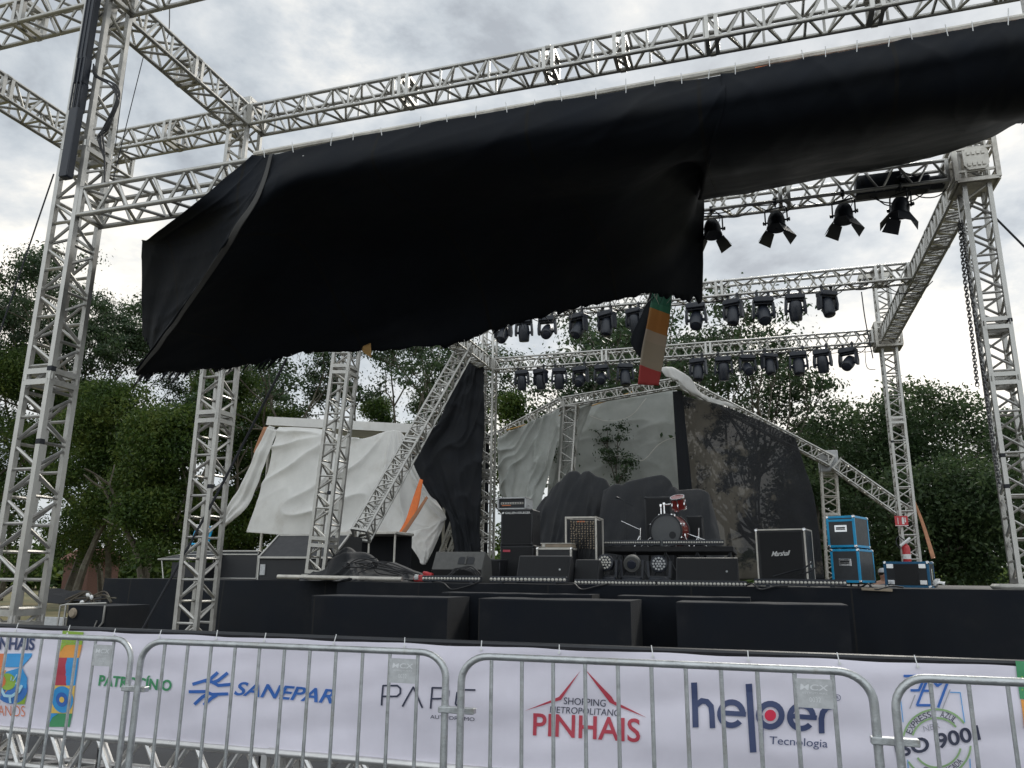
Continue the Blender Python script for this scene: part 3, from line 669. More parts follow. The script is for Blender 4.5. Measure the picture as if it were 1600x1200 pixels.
tag(sheet('black_curtain', [
 [(722, 570, 18.9), (740, 562, 18.9), (757, 556, 18.9)], [(706, 612, 18.8), (732, 612, 18.85), (757, 612, 18.9)],
 [(684, 662, 18.7), (718, 664, 18.8), (757, 666, 18.9)], [(644, 706, 18.5), (700, 716, 18.7), (755, 716, 18.85)], [(668, 768, 18.5), (708, 776, 18.6), (752, 780, 18.8)],
 [(699, 806, 18.4), (724, 830, 18.5), (748, 840, 18.7)], [(712, 872, 18.3), (730, 882, 18.4), (746, 892, 18.6)]], 80, 110, M['blackcloth'], None, crease=-.07, cdir=(.5, 1), cfreq=3, fold=.16, ffreq=3.5, wrinkle=.05, wf=2.5, seed=21),
    'bulging black curtain gathered beside the thin rear tower', 'curtain')
gt = thing('grey_tent_wall', 'grey green tarp walls of the tent at the stage rear', 'tarp wall', tuple(aY(940, 770, 21.5)))
sheet('left_sheet', [
 [(779, 686, 20.6), (826, 663, 20.6), (874, 639, 20.6)], [(779, 716, 20.5), (824, 712, 20.45), (870, 694, 20.5)],
 [(779, 744, 20.4), (818, 752, 20.3), (856, 748, 20.4)], [(783, 772, 20.3), (812, 782, 20.2), (847, 780, 20.3)], [(800, 790, 20.2), (822, 806, 20.1), (840, 828, 20.2)]], 90, 90, M['grey_tarp'], gt, fold=.14, ffreq=3.0, wrinkle=.015, wf=2, seed=31, crease=-.14, cdir=(1, .25), cfreq=3.4, crad=(1.05, -.25, 1.4, 4))
sheet('parted_sheet', [[(876, 643, 21.2), (900, 640, 21.2), (926, 630, 21.2)], [(874, 690, 21.2), (888, 690, 21.1), (910, 672, 21.2)], [(868, 742, 21.2), (876, 745, 21.1), (890, 730, 21.2)], [(856, 775, 21.1), (862, 778, 21.1), (872, 775, 21.1)]], 30, 40, M['grey_tarp'], gt, fold=.12, ffreq=3, seed=33)
sheet('rear_sheet', [
 [(866, 640, 22.4), (960, 620, 22.4), (1054, 604, 22.4)], [(862, 700, 22.4), (960, 690, 22.4), (1060, 684, 22.4)], [(855, 780, 22.4), (960, 780, 22.4), (1066, 780, 22.4)]], 90, 70, M['grey_tarp'], gt, fold=.06, ffreq=2.5, wrinkle=.02, wf=1.5, seed=35, crease=-.04, cdir=(.8, .6), cfreq=2.5)
def tent_ropes():
    def rope(nm, pts, r, label, mt=None, cat='rope'):
        mb = MB(); mb.pipe(spline([W(p) for p in pts], 24), r, 5); return tag(mb.build(nm, mt or M['offwhite']), label, cat)
    rope('rope', [(1098, 672, 22), (1036, 690, 22), (1005, 719, 22), (980, 712, 22), (958, 712, 22)], .012, 'thin pale rope forking across the grey tent wall')
    rope('rope', [(792, 672, 20.3), (905, 640, 21.5), (990, 612, 22)], .018, 'ochre rope slung under the tent roof truss', M['yellow'])
    rope('rope', [(922, 650, 22), (950, 658, 22), (985, 650, 22), (1010, 622, 22)], .010, 'slack pale rope sagging in a loop on the grey tent wall')
tent_ropes()
ta, tb_, tc_, td = aY(781, 682, 20.9), aY(880, 629, 21.0), aY(1064, 598, 21.2), aY(1300, 722, 21.4)
truss('tent roof truss rising from the rear tower to the first tent tower', ta, tb_, (0, 0, 1), w=.26, joints=(1,), ladder=2)
truss('tent roof truss running over the grey tarp wall', tb_, tc_, (0, 0, 1), w=.24, ladder=2)
truss('tent roof truss sloping down behind the black mesh curtain to the right', tc_, td, (0, 0, 1), w=.26, joints=(2.2,), ladder=2)
truss('tent roof truss sloping down past the right rear tower', td+(td-tc_)*.02, aY(1420, 806, 21.4), (0, 0, 1), w=.30, ladder=2)
tower('tent tower half hidden by the parted grey tarp', (aY(868, 740, 21).x, 21, .03), aY(893, 634, 21), (), group='tent towers', w=.34, r=.022)
tq = tower('small dark tent tower between the amplifier and the blue cases', (aY(1296, 840, 21.8).x, 21.8, .03), aY(1294, 728, 21.8), (3.2,), group='tent towers', w=.36, m_=M['alu_old'])
tower('thin tent post truss at the right edge of the grey tarp wall', (aY(1060, 760, 22.6).x, 22.6, .03), aY(1050, 612, 22.6), (), group='tent towers', w=.26, r=.02)
mb = MB(); c = aY(1294, 722, 21.8); mb.box(c, (.46, .46, .55), bev=.01); mb.box(c+Vector((0, -.24, .1)), (.3, .02, .1)); mb.rel(tq).build('sleeve_block', M['plate'], tq)
tag(sheet('white_flap', [[(1030, 574, 20), (1050, 574, 20), (1078, 590, 20), (1092, 611, 20), (1122, 624, 20), (1152, 635, 20)], [(1040, 588, 19.8), (1058, 592, 19.7), (1074, 606, 19.7), (1092, 618, 19.8), (1118, 628, 19.9), (1151, 637, 20)], [(1044, 590, 19.85), (1060, 598, 19.85), (1076, 613, 19.75), (1093, 622, 19.85), (1117, 630, 19.9), (1150, 638, 20)]], 60, 18, M['white_tarp'], None, fold=.1, ffreq=6, fdir='v', wrinkle=.05, wf=3, seed=51),
    'torn pale roof flap curling above the black mesh curtain', 'tarp flap')
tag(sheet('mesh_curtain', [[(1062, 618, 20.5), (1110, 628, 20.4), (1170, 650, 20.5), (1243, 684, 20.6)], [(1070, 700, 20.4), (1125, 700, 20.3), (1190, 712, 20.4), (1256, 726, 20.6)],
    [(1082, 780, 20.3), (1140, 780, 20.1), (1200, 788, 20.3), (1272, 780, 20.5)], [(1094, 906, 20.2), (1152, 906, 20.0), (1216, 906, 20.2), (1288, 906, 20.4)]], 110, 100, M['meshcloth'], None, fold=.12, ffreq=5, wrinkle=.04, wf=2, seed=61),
    'large black mesh curtain with brownish patches of painted light at the right rear', 'curtain')
tag(sheet('black_drop', [[(1051, 612, 20.0), (1066, 610, 20.0)], [(1056, 690, 19.95), (1074, 690, 19.95)], [(1061, 772, 19.9), (1082, 772, 19.9)]], 10, 40, M['blackcloth'], None, fold=.05, ffreq=2, seed=66), 'narrow black cloth drop between grey tarp wall and mesh curtain', 'cloth drop')
def mound(label, crest, Yf, dep, vb, seed):
    K = [aY(u, v, Yf+dep*.45) for u, v in crest]; S = spline(K, 90); n = len(S); vs = []
    P = []
    for i in range(n):
        x = i/(n-1)*(len(K)-1); q = min(int(x), len(K)-2); P.append(S[i].lerp(K[q].lerp(K[q+1], x-q), .7))
    prof = [(-.62, 0), (-.5, .22), (-.37, .5), (-.22, .78), (-.08, .955), (0, 1.0), (.2, .93), (.4, .6), (.5, .2), (.55, 0)]
    prof = [(Vector((a, b, 0))) for a, b in prof]; prof = [(q.x, q.y) for q in spline(prof, 36)]
    for (dy, hz) in prof:
        for i, p in enumerate(P):
            z = DZ+(p.z-DZ)*hz
            f = -.34*(1-abs(noise.noise(Vector((p.x*1.5+hz*.9, seed, hz*.6)))))**6*(1.2-hz)-.16*(1-abs(noise.noise(Vector((p.x*4-hz*1.3, seed+7, hz*.8)))))**6*(1.15-hz)+noise.noise(Vector((p.x*5, seed+3, hz*1.5)))*.07*(1.2-hz)
            z -= .10*(1-abs(noise.noise(Vector((p.x*2.2-hz*2, seed+2, hz*1.5)))))**6*hz*(z-DZ > .3)
            vs.append((p.x+.12*noise.noise(Vector((p.x, hz*2, seed)))*(1-hz), p.y+dy*dep+f, max(z, DZ+.004)))
    fs = [(j*n+i, j*n+i+1, (j+1)*n+i+1, (j+1)*n+i) for j in range(len(prof)-1) for i in range(n-1)]
    m2 = MB(); m2.add(vs, fs); tag(m2.build('cloth_mound', M['mound'], angle=180), label, 'covered gear', 'gear under black cloth on the stage')
mound('tall rounded heap of gear under black cloth behind the mixer rack', [(826, 900), (838, 800), (866, 756), (892, 737), (922, 736), (948, 750), (966, 790), (990, 870), (998, 902)], 17.2, 1.8, 900, 1)
mound('flat topped heap of gear under black cloth behind the drums', [(938, 900), (944, 762), (990, 750), (1034, 742), (1048, 750), (1062, 766), (1092, 764), (1108, 770), (1122, 820), (1134, 880), (1138, 902)], 16.4, 1.7, 900, 2)

# ------------------------------------------------------------------ lamps on the grid
def moving_head(tilt, tw):
    t = thing('moving_head_light', 'x', 'stage light', (0, 0, 0), 0, 'moving head lights on the roof grid')
    mb = MB(); mb.box((0, 0, -.17), (.38, .26, .11), bev=.02); mb.box((0, 0, -.115), (.30, .22, .02), bev=.005); mb.build('base', M['fixture'], t)
    for s in (-1, 1):
        mb = MB(); mb.tube((s*.11, 0, .05), (s*.11, 0, -.12), .014, 8); mb.lathe([(.034, -.022), (.034, .022)], (s*.11, 0, .0), (0, 1, 0), 12); mb.box((s*.11, 0, -.06), (.05, .03, .06)); mb.build('clamp', M['black_metal'], t)
    mb = MB()
    for s in (-1, 1): mb.prism([(s*.155, -.07, -.22), (s*.155, .07, -.22), (s*.17, .08, -.40), (s*.17, .055, -.52), (s*.17, -.055, -.52), (s*.17, -.08, -.40)], (s*.045, 0, 0))
    mb.box((0, 0, -.235), (.36, .15, .04), bev=.01); mb.build('yoke', M['fixture'], t)
    mb = MB(); ax = Vector((tw, -tilt, -1)).normalized(); c = Vector((0, 0, -.45))
    mb.lathe([(.06, -.19), (.10, -.185), (.122, -.15), (.132, -.06), (.135, 0), (.132, .07), (.125, .13), (.118, .20), (.108, .215), (.104, .205)], c, ax, 22)
    for s in (-1, 1): mb.tube(c+Vector((s*.12, 0, 0)), c+Vector((s*.175, 0, 0)), .035, 10)
    for k in range(4): mb.box(c+ax*(-.155-.0)+Vector((0, 0, 0)), (.2-.02*k, .02, .02))
    h = mb.build('head', M['fixture'], t)
    mb = MB(); mb.lathe([(.098, .19), (.096, .21), (.07, .222), (.01, .226)], c, ax, 20); mb.build('lens', M['glass'], h)
    return t
def place_heads(u_list, vt, Y, rowname, proto):
    first = True; out = []
    for k, (u, dv, rz, sc, lab) in enumerate(u_list):
        pr = proto[rng.randrange(len(proto))]
        o = pr if (pr.get('used') is None) else copy_tree(pr)
        pr['used'] = 1
        z = GZ-.15
        o.location = (aY(u, vt(u), Y).x, Y-.15, z); o.rotation_euler = (0, 0, R(rz)); o.scale = (sc, sc, sc); o['label'] = lab
        out.append(o)
    return out
mh = [moving_head(.28, 0), moving_head(.75, 0), moving_head(-.15, 0), moving_head(1.3, 0)]
lab_m = ['moving head light peeking under the torn canopy beside the black curtain', 'moving head light under the canopy hem, second from the black curtain', 'moving head light under the canopy hem above the left end of the rear lamp row',
         'moving head light under the canopy hem midway along the middle truss', 'moving head light just left of the torn printed strip', 'moving head light under the canopy hem near its lower right corner',
         'moving head light at the right edge of the hanging canopy flap', 'moving head light on the middle truss, first clear of the canopy', 'wide moving head light on the middle truss, second clear of the canopy', 'moving head light on the middle truss, third clear of the canopy', 'moving head light nearest the slanting side truss on the middle truss']
us_m = [790, 822, 858, 906, 950, 993, 1087, 1144, 1190, 1239, 1288]
place_heads([(u, 0, rng.uniform(-28, 28), rng.uniform(.88, 1.0), lab_m[i]) for i, u in enumerate(us_m)], lambda u: 505-(u-790)*.14, 15.2, 'm', mh)
us_b = [818, 847, 876, 909, 942, 978, 1091, 1130, 1167, 1201, 1246, 1283, 1323]
lab_b = ['moving head light at the left end of the rear truss', 'slim moving head light, second from the left end of the rear truss', 'moving head light, third from the left end of the rear truss', 'moving head light above the rising tent truss on the rear truss', 'broad moving head light in mid air above the grey tarp wall',
         'moving head light on the rear truss just left of the printed strip', 'moving head light above the torn white flap', 'moving head light on the rear truss, second right of the printed strip', 'moving head light on the rear truss in front of the leafy branches', 'moving head light on the rear truss in front of the bare trunks',
         'moving head light against the open sky, third from the right rear tower', 'moving head light against the open sky, second from the right rear tower', 'moving head light nearest the right rear tower on the rear truss']
place_heads([(u, 0, rng.uniform(-30, 30), rng.uniform(.92, 1.06), lab_b[i]) for i, u in enumerate(us_b)], lambda u: 585-(u-818)*.08, 19.3, 'b', mh)
for o_ in list(scene.objects):
    if 'used' in o_: del o_['used']
def drape_cables():
    r = random.Random(31)
    for Y, x0, x1, lab in ((15.2, -6.2, 2.7, 'black cables looped along the middle truss between the moving heads'), (19.3, -6.2, 2.5, 'black cables looped along the rear truss between the moving heads'), (11.3, -.6, 2.6, 'black cables looped along the front grid truss above the barn door lamps')):
        mb = MB()
        for q in range(2):
            x = x0+r.random()*.3
            while x < x1:
                st = r.uniform(.35, .9); sag = r.uniform(.04, .2); y = Y-.15+r.uniform(-.03, .25)
                mb.pipe(spline([Vector((x, y, GZ-.14)), Vector((x+st*.3, y-.02, GZ-.14-sag)), Vector((x+st*.7, y-.02, GZ-.15-sag)), Vector((x+st, y, GZ-.14))], 10), .009, 5)
                x += st*r.uniform(.9, 1.6)
        tag(mb.build('lamp_cable', M['cable']), lab, 'cable', 'lamp cables on the roof grid')
drape_cables()
def par_can():
    t = thing('barn_door_lamp', 'x', 'stage light', (0, 0, 0), 0, 'barn door lamps on the front grid truss')
    mb = MB(); mb.tube((0, 0, .06), (0, 0, -.07), .013, 8); mb.lathe([(.034, -.02), (.034, .02)], (0, 0, .0), (1, 0, 0), 12); mb.box((0, 0, .03), (.05, .05, .06), bev=.005); mb.build('clamp', M['black_metal'], t)
    mb = MB(); mb.pipe([(-.15, 0, -.32), (-.15, 0, -.12), (-.13, 0, -.09), (.13, 0, -.09), (.15, 0, -.12), (.15, 0, -.32)], .011, 6)
    for s in (-1, 1): mb.tube((s*.12, 0, -.29), (s*.175, 0, -.29), .014, 8); mb.lathe([(.026, 0), (.026, .02)], (s*.165, 0, -.29), (s, 0, 0), 10)
    mb.pipe([(.0, .02, .02), (.09, .02, -.03), (.12, .02, -.14), (.09, .03, -.2)], .006, 5)
    mb.build('yoke', M['black_metal'], t)
    c = Vector((0, 0, -.24)); ax = Vector((0, -.15, -1)).normalized()
    mb = MB(); mb.lathe([(.05, -.07), (.085, -.065), (.10, -.03), (.112, .0), (.118, .05), (.118, .14), (.135, .15), (.135, .17), (.115, .17)], c, ax, 22)
    for k in range(3): mb.lathe([(.121, .04+.03*k), (.121, .05+.03*k)], c, ax, 22)
    can_ = mb.build('can', M['fixture'], t)
    mb = MB(); mb.lathe([(.112, .155), (.1, .165), (.02, .17)], c, ax, 20); mb.build('lens', M['glass'], can_)
    e1 = Vector((1, 0, 0)); e2 = ax.cross(e1).normalized(); b0 = c+ax*.172
    for k, (d, w0, w1, ln, sp) in enumerate((((e1+e2*.62).normalized(), .17, .23, .2, .55), ((-e1+e2*.62).normalized(), .17, .23, .2, .55), ((e1-e2*.62).normalized(), .17, .23, .2, .6), ((-e1-e2*.62).normalized(), .17, .23, .2, .6))):
        s = d.cross(ax); p = b0+d*.12; q = p+(ax*math.cos(sp)+d*math.sin(sp))*ln
        nrm = (q-p).cross(s).normalized()*.004
        mb = MB(); mb.prism([p-s*w0/2, p+s*w0/2, q+s*w1/2, q-s*w1/2], nrm); mb.build('barn_door', M['fixture'], t, smooth=False)
    return t
pc = par_can()
for i, (u, lab, rz, tilt) in enumerate(((1112, 'barn door lamp half hidden by the canopy flap', 10, 0), (1212, 'barn door lamp with both leaves spread, second from the canopy flap', -12, 0), (1318, 'barn door lamp hanging from the middle of the open front grid truss', -20, 4), (1408, 'barn door lamp nearest the right front tower, tilted sideways', -40, 14))):
    o = pc if i == 0 else copy_tree(pc)
    o.location = (aY(u, 345-(u-1112)*.13, 11.15).x, 11.15, GZ-.17); o.rotation_euler = (0, R(tilt*.4), R(rz)); o['label'] = lab; o.scale = (1.03,)*3
def hoist():
    for u, lab, wd in ((1372, 'flat black box strapped inside the front grid truss', .62), (1424, 'black chain hoist motor inside the front grid truss beside the sleeve', .46)):
        t = thing('hoist_motor', lab, 'hoist', tuple(aY(u, 290, 11.3)))
        x = t.location.x
        mb = MB(); mb.box((0, 0, 0), (wd, .22, .30 if wd > .5 else .2), bev=.02); mb.build('housing', M['fixture'], t)
        mb = MB()
        if wd < .5:
            mb.lathe([(.09, 0), (.1, .04), (.1, .2), (.07, .22)], (.2, 0, 0), (1, 0, 0), 14); mb.tube((-.1, -.14, .05), (-.1, -.14, -.28), .012, 6)
            mb.pipe([(-.2, -.13, .08), (-.1, -.14, .14), (.05, -.14, .06), (.2, -.13, .1)], .012, 6)
        else:
            mb.box((-.22, -.115, .05), (.05, .02, .12)); mb.box((.22, -.115, -.02), (.06, .02, .05))
        mb.build('fitting', M['black_metal'], t)
hoist()
def chain(label, pts, n):
    P = spline([W(p) for p in pts], n); mb = MB()
    for i in range(n):
        a, b = P[i], P[i+1]; c = (a+b)/2; ax = (b-a).normalized(); e1, e2 = perp(ax)
        if i % 2: e1 = e2
        L = (b-a).length*.72; w = .019
        mb.pipe([c-ax*L+e1*w*.6, c-ax*L*.6+e1*w, c+ax*L*.6+e1*w, c+ax*L+e1*w*.6, c+ax*L-e1*w*.6, c+ax*L*.6-e1*w, c-ax*L*.6-e1*w, c-ax*L-e1*w*.6], .0075, 5, closed=True)
    return tag(mb.build('hoist_chain', M['steel']), label, 'chain', 'hoist chains at the right front tower')
chain('shorter hoist chain ending free beside the right front tower', [(1499, 345, 11.05), (1507, 430, 11.05), (1518, 520, 11.05), (1527, 603, 11.05)], 52)
chain('longer hoist chain running down along the right front tower', [(1503, 345, 11.0), (1514, 430, 11.0), (1533, 560, 11.0), (1547, 660, 11.0), (1562, 760, 11.0)], 80)
# strip panel and cables on the front left tower
def strip_panel():
    Y = Y1-.24; t = thing('strip_panel', 'long black segmented strip panel strapped to the front left tower', 'strip panel', tuple(aY(112, 285, Y)))
    segs = [((152, -40), (136, 96)), ((138, 92), (124, 135)), ((136, 130), (112, 178)), ((121, 172), (107, 280))]
    for (u0, v0), (u1, v1) in segs:
        a, b = aY(u0, v0, Y), aY(u1, v1, Y); x = (a.x+b.x)/2
        mb = MB(); mb.box((x-t.location.x, rng.uniform(-.02, .02), (a.z+b.z)/2-t.location.z), (.115, .09, abs(a.z-b.z)), bev=.012)
        for s in (-.05, 0, .05): mb.box((x-t.location.x+s, -.055, (a.z+b.z)/2-t.location.z), (.014, .012, abs(a.z-b.z)*.96))
        mb.build('segment', M['fixture'], t)
strip_panel()
def cable(name, label, pts, r, mt, cat, n=30, group=None, sides=6):
    mb = MB(); mb.pipe(spline([W(p) for p in pts], n), r, sides); return tag(mb.build(name, mt), label, cat, group)
def to_ground(a, b):
    a, b = W(a), W(b); k = a.z/(a.z-b.z); e = a+(b-a)*k
    return [a.lerp(e, t) for t in (0, .33, .66, 1)]
def bundle():
    mb = MB(); r = random.Random(9)
    for k in range(7):
        pts = [(146, 100, 5.72), (150+r.uniform(-3, 3), 118, 5.72), (178+r.uniform(-6, 6), 135+r.uniform(-4, 4), 5.68), (183+r.uniform(-4, 4), 160, 5.68), (168+r.uniform(-7, 7), 200, 5.7), (158+r.uniform(-6, 6), 215+r.uniform(-10, 10), 5.7), (165+r.uniform(-3, 3), 245, 5.72), (164, 268+r.uniform(-10, 20), 5.72)]
        mb.pipe(spline([aY(*p) for p in pts], 40), .008, 5)
    tag(mb.build('cable_bundle', M['cable']), 'tangled bundle of black cables hanging on the front left tower', 'cable')
bundle()
cable('guy_strap', 'thin dark guy strap running down from the front left tower out of the picture', to_ground((84, 272, 6.1), (8, 495, 6.1)), .009, M['rope'], 'strap')
cable('guy_strap', 'dark guy strap running from the right front tower to the right edge', to_ground((1555, 340, 11.3), (1600, 385, 11.3)), .014, M['rope'], 'strap')
cable('hanging_rope', 'thin rope dropping from the upper left truss behind the cable bundle', [(240, 25, 7.4), (205, 165, 7.4), (172, 300, 7.4)], .006, M['rope'], 'rope')
cable('hanging_rope', 'thin rope hanging straight beside the front left tower', [(205, 40, 6.3), (190, 150, 6.3), (180, 230, 6.3)], .005, M['rope'], 'rope')
cable('hanging_cable', 'loose black cable dangling from the slanting upper left truss', [(265, -10, 7.2), (264, 48, 7.2), (256, 66, 7.1), (248, 64, 7.1)], .007, M['cable'], 'cable')
cable('diagonal_rope', 'black rope stretched from the canopy down to the dark stall at left', [(448, 560, 8.3), (340, 770, 8.3), (222, 985, 8.3)], .016, M['rope'], 'rope')
cable('hanging_cable', 'thin cable looping below the right rear sleeve block', [(1351, 530, 19), (1354, 572, 19), (1368, 578, 19)], .008, M['cable'], 'cable')
cable('hanging_rope', 'rope running from the pulley down to the rear truss', [(1346, 456, 19.1), (1352, 500, 19.1), (1364, 560, 19.1)], .014, M['rope'], 'rope')
tag(sheet('ratchet_strap', [[(1419, 764, 19.6), (1422, 764, 19.6)], [(1438, 815, 19), (1443, 814, 19)], [(1455, 873, 18), (1462, 872, 18)]], 4, 16, M['brownstrap'], None), 'faded orange strap from the right rear tower down to the long case', 'strap')
tag(sheet('ratchet_strap', [[(656, 748, 18.2), (661, 750, 18.2)], [(643, 785, 18.0), (654, 790, 18.0)], [(634, 812, 17.8), (643, 815, 17.8)], [(622, 834, 17.6), (626, 838, 17.6)]], 4, 20, M['orange'], None), 'bright orange strap across the white tarp', 'strap')
tag(sheet('ratchet_strap', [[(666, 775, 17.9), (669, 778, 17.9)], [(645, 806, 17.7), (648, 812, 17.7)], [(622, 836, 17.4), (625, 842, 17.4)], [(580, 864, 16.8), (582, 867, 16.8)]], 4, 24, M['brownstrap'], None), 'faded twisted strap below the bright orange one', 'strap')
# ------------------------------------------------------------------ lettering
def glyph_mesh(s, bold=0, shear=0, spacing=1):
    cu = bpy.data.curves.new('text', 'FONT'); cu.body = s; cu.size = 1; cu.offset = bold; cu.shear = shear; cu.space_character = spacing; cu.resolution_u = 4
    o = bpy.data.objects.new('text', cu); COL.objects.link(o)
    bpy.context.view_layer.update()
    me = bpy.data.meshes.new_from_object(o.evaluated_get(bpy.context.evaluated_depsgraph_get()))
    vs = [tuple(v.co) for v in me.vertices]; fs = [tuple(p.vertices) for p in me.polygons]
    bpy.data.objects.remove(o); bpy.data.curves.remove(cu); bpy.data.meshes.remove(me)
    return np.array(vs), fs
def text_on(name, s, org, ex, ez, w, h, mt, parent, bold=0, shear=0, spacing=1, out=None):
    """text fitted into w x h metres from corner org along ex, ez (frame of parent)"""
    v, f = glyph_mesh(s, bold, shear, spacing)
    v = v[:, :2]-v[:, :2].min(0); v = v/np.maximum(v.max(0), 1e-6)
    org, ex, ez = Vector(org), Vector(ex), Vector(ez)
    mb = MB(); mb.add([org+ex*(a*w)+ez*(b*h) for a, b in v], f)
    return mb.build(name, mt, parent, smooth=False, fix=False)

# ------------------------------------------------------------------ gear on the stage
def gear(name, label, cat, u, Y, rz=0, group=None, z=None, vb=None):
    p = aY(u, 900, Y); return thing(name, label, cat, (p.x, Y, DZ if z is None else z), R(rz), group)
def flight_case(t, w, d, h, edge, mt=None, handles=True, e=.022, zo=0):
    mb = MB(); mb.box((0, 0, zo+h/2), (w, d, h), bev=.006); mb.build('panel', mt or M['case'], t, smooth=False)
    mb = MB(); k = e*.55
    for i in (-1, 1):
        for j in (-1, 1):
            mb.box((i*(w/2-k), j*(d/2-k), zo+h/2), (e*1.5, e*1.5, h+.006), bev=.003)
            mb.box((0, i*(d/2-k), zo+(h-k if j > 0 else k)), (w+.004, e*1.5, e*1.5), bev=.003)
            mb.box((i*(w/2-k), 0, zo+(h-k if j > 0 else k)), (e*1.5, d+.004, e*1.5), bev=.003)
    mb.build('edging', edge, t, smooth=False)
    for i in (-1, 1):
        for j in (-1, 1):
            for k in (0, 1):
                mb = MB(); mb.box((i*(w/2-.012), j*(d/2-.012), zo+(h-.012 if k else .012)), (e*2.1,)*3, bev=.012); mb.build('corner_cap', M['chrome'], t)
    if handles:
        mb = MB(); mb.box((0, -d/2-.004, zo+h*.6), (.17, .012, .10), bev=.004); mb.build('handle_dish', M['chrome'], t, smooth=False)
        mb = MB(); mb.box((0, -d/2-.012, zo+h*.62), (.12, .012, .02)); mb.box((0, -d/2-.012, zo+h*.57), (.12, .012, .012)); mb.build('handle', M['black_metal'], t, smooth=False)
# led bars
def led_bar(label, u0, u1, Y, z, n, group):
    a, b = aY(u0, 905, Y), aY(u1, 905, Y); w = b.x-a.x
    t = thing('led_bar', label, 'light bar', ((a.x+b.x)/2, Y, z), 0, group)
    mb = MB(); mb.box((0, 0, .055), (w, .07, .085), bev=.006)
    for s in (-1, 1): mb.box((s*w*.35, 0, .006), (.05, .11, .012))
    mb.build('housing', M['fixture'], t, smooth=False)
    st = w/n; r = min(st*.40, .028)
    for i in range(n):
        mb = MB(); mb.lathe([(r, 0), (r, .006), (r*.75, .011), (r*.2, .013)], (-w/2+st*(i+.5), -.036, .056), (0, -1, 0), 12); mb.build('lens', M['lens'], t)
G1 = 'light bars along the front edge of the stage'
led_bar('light bar in front of the wedge with the handle recess', 661, 752, 10.78, DZ, 19, G1)
led_bar('light bar in front of the dark wedge near the bass stack', 766, 886, 10.78, DZ, 20, G1)
led_bar('light bar below the floor lamps and the drum riser', 898, 1025, 10.75, DZ-.03, 24, G1)
led_bar('light bar in front of the long wedge right of the drums', 1027, 1167, 10.74, DZ-.03, 24, G1)
led_bar('light bar in front of the framed guitar cabinet', 1178, 1322, 10.75, DZ, 24, G1)
# riser
def riser():
    Y = 13.2; x0, x1 = aY(938, 860, Y).x, aY(1146, 860, Y).x; zt = aY(1040, 853, Y).z; global RZ, RX0, RX1; RZ = zt; RX0 = x0; RX1 = x1
    t = thing('drum_riser', 'black drum riser on crossed legs with a front rail', 'riser', ((x0+x1)/2, Y+1, DZ)); w = x1-x0
    mb = MB(); mb.box((0, 0, zt-DZ-.05), (w, 2.0, .09), bev=.01); mb.build('deck', M['deck'], t, smooth=False)
    mb = MB(); h = zt-DZ-.1
    for x in np.linspace(-w/2+.06, w/2-.06, 5):
        for y in (-.93, .93): mb.tube((x, y, 0), (x, y, h), .024, 8)
    mb.build('leg', M['black_metal'], t)
    mb = MB(); xs = np.linspace(-w/2+.06, w/2-.06, 5)
    for a, b in zip(xs[:-1], xs[1:]):
        mb.tube((a, -.95, h*.98), ((a+b)/2, -.95, .02), .014, 6); mb.tube((b, -.95, h*.98), ((a+b)/2, -.95, .02), .014, 6)
    mb.build('cross_brace', M['black_metal'], t)
    mb = MB()
    for i in range(4): mb.tube((-w/2+.1+.07*i, -.98, .05), (-w/2+.3+.07*i, -.98, h*.9), .008, 5); mb.tube((-w/2+.3+.07*i, -.98, .05), (-w/2+.1+.07*i, -.98, h*.9), .008, 5)
    mb.build('side_grid', M['black_metal'], t)
riser()
G2 = 'light bars on the drum riser'
led_bar('light bar on the left half of the drum riser edge', 943, 1034, 13.24, RZ, 25, G2)
led_bar('light bar on the right half of the drum riser edge', 1038, 1134, 13.24, RZ, 24, G2)
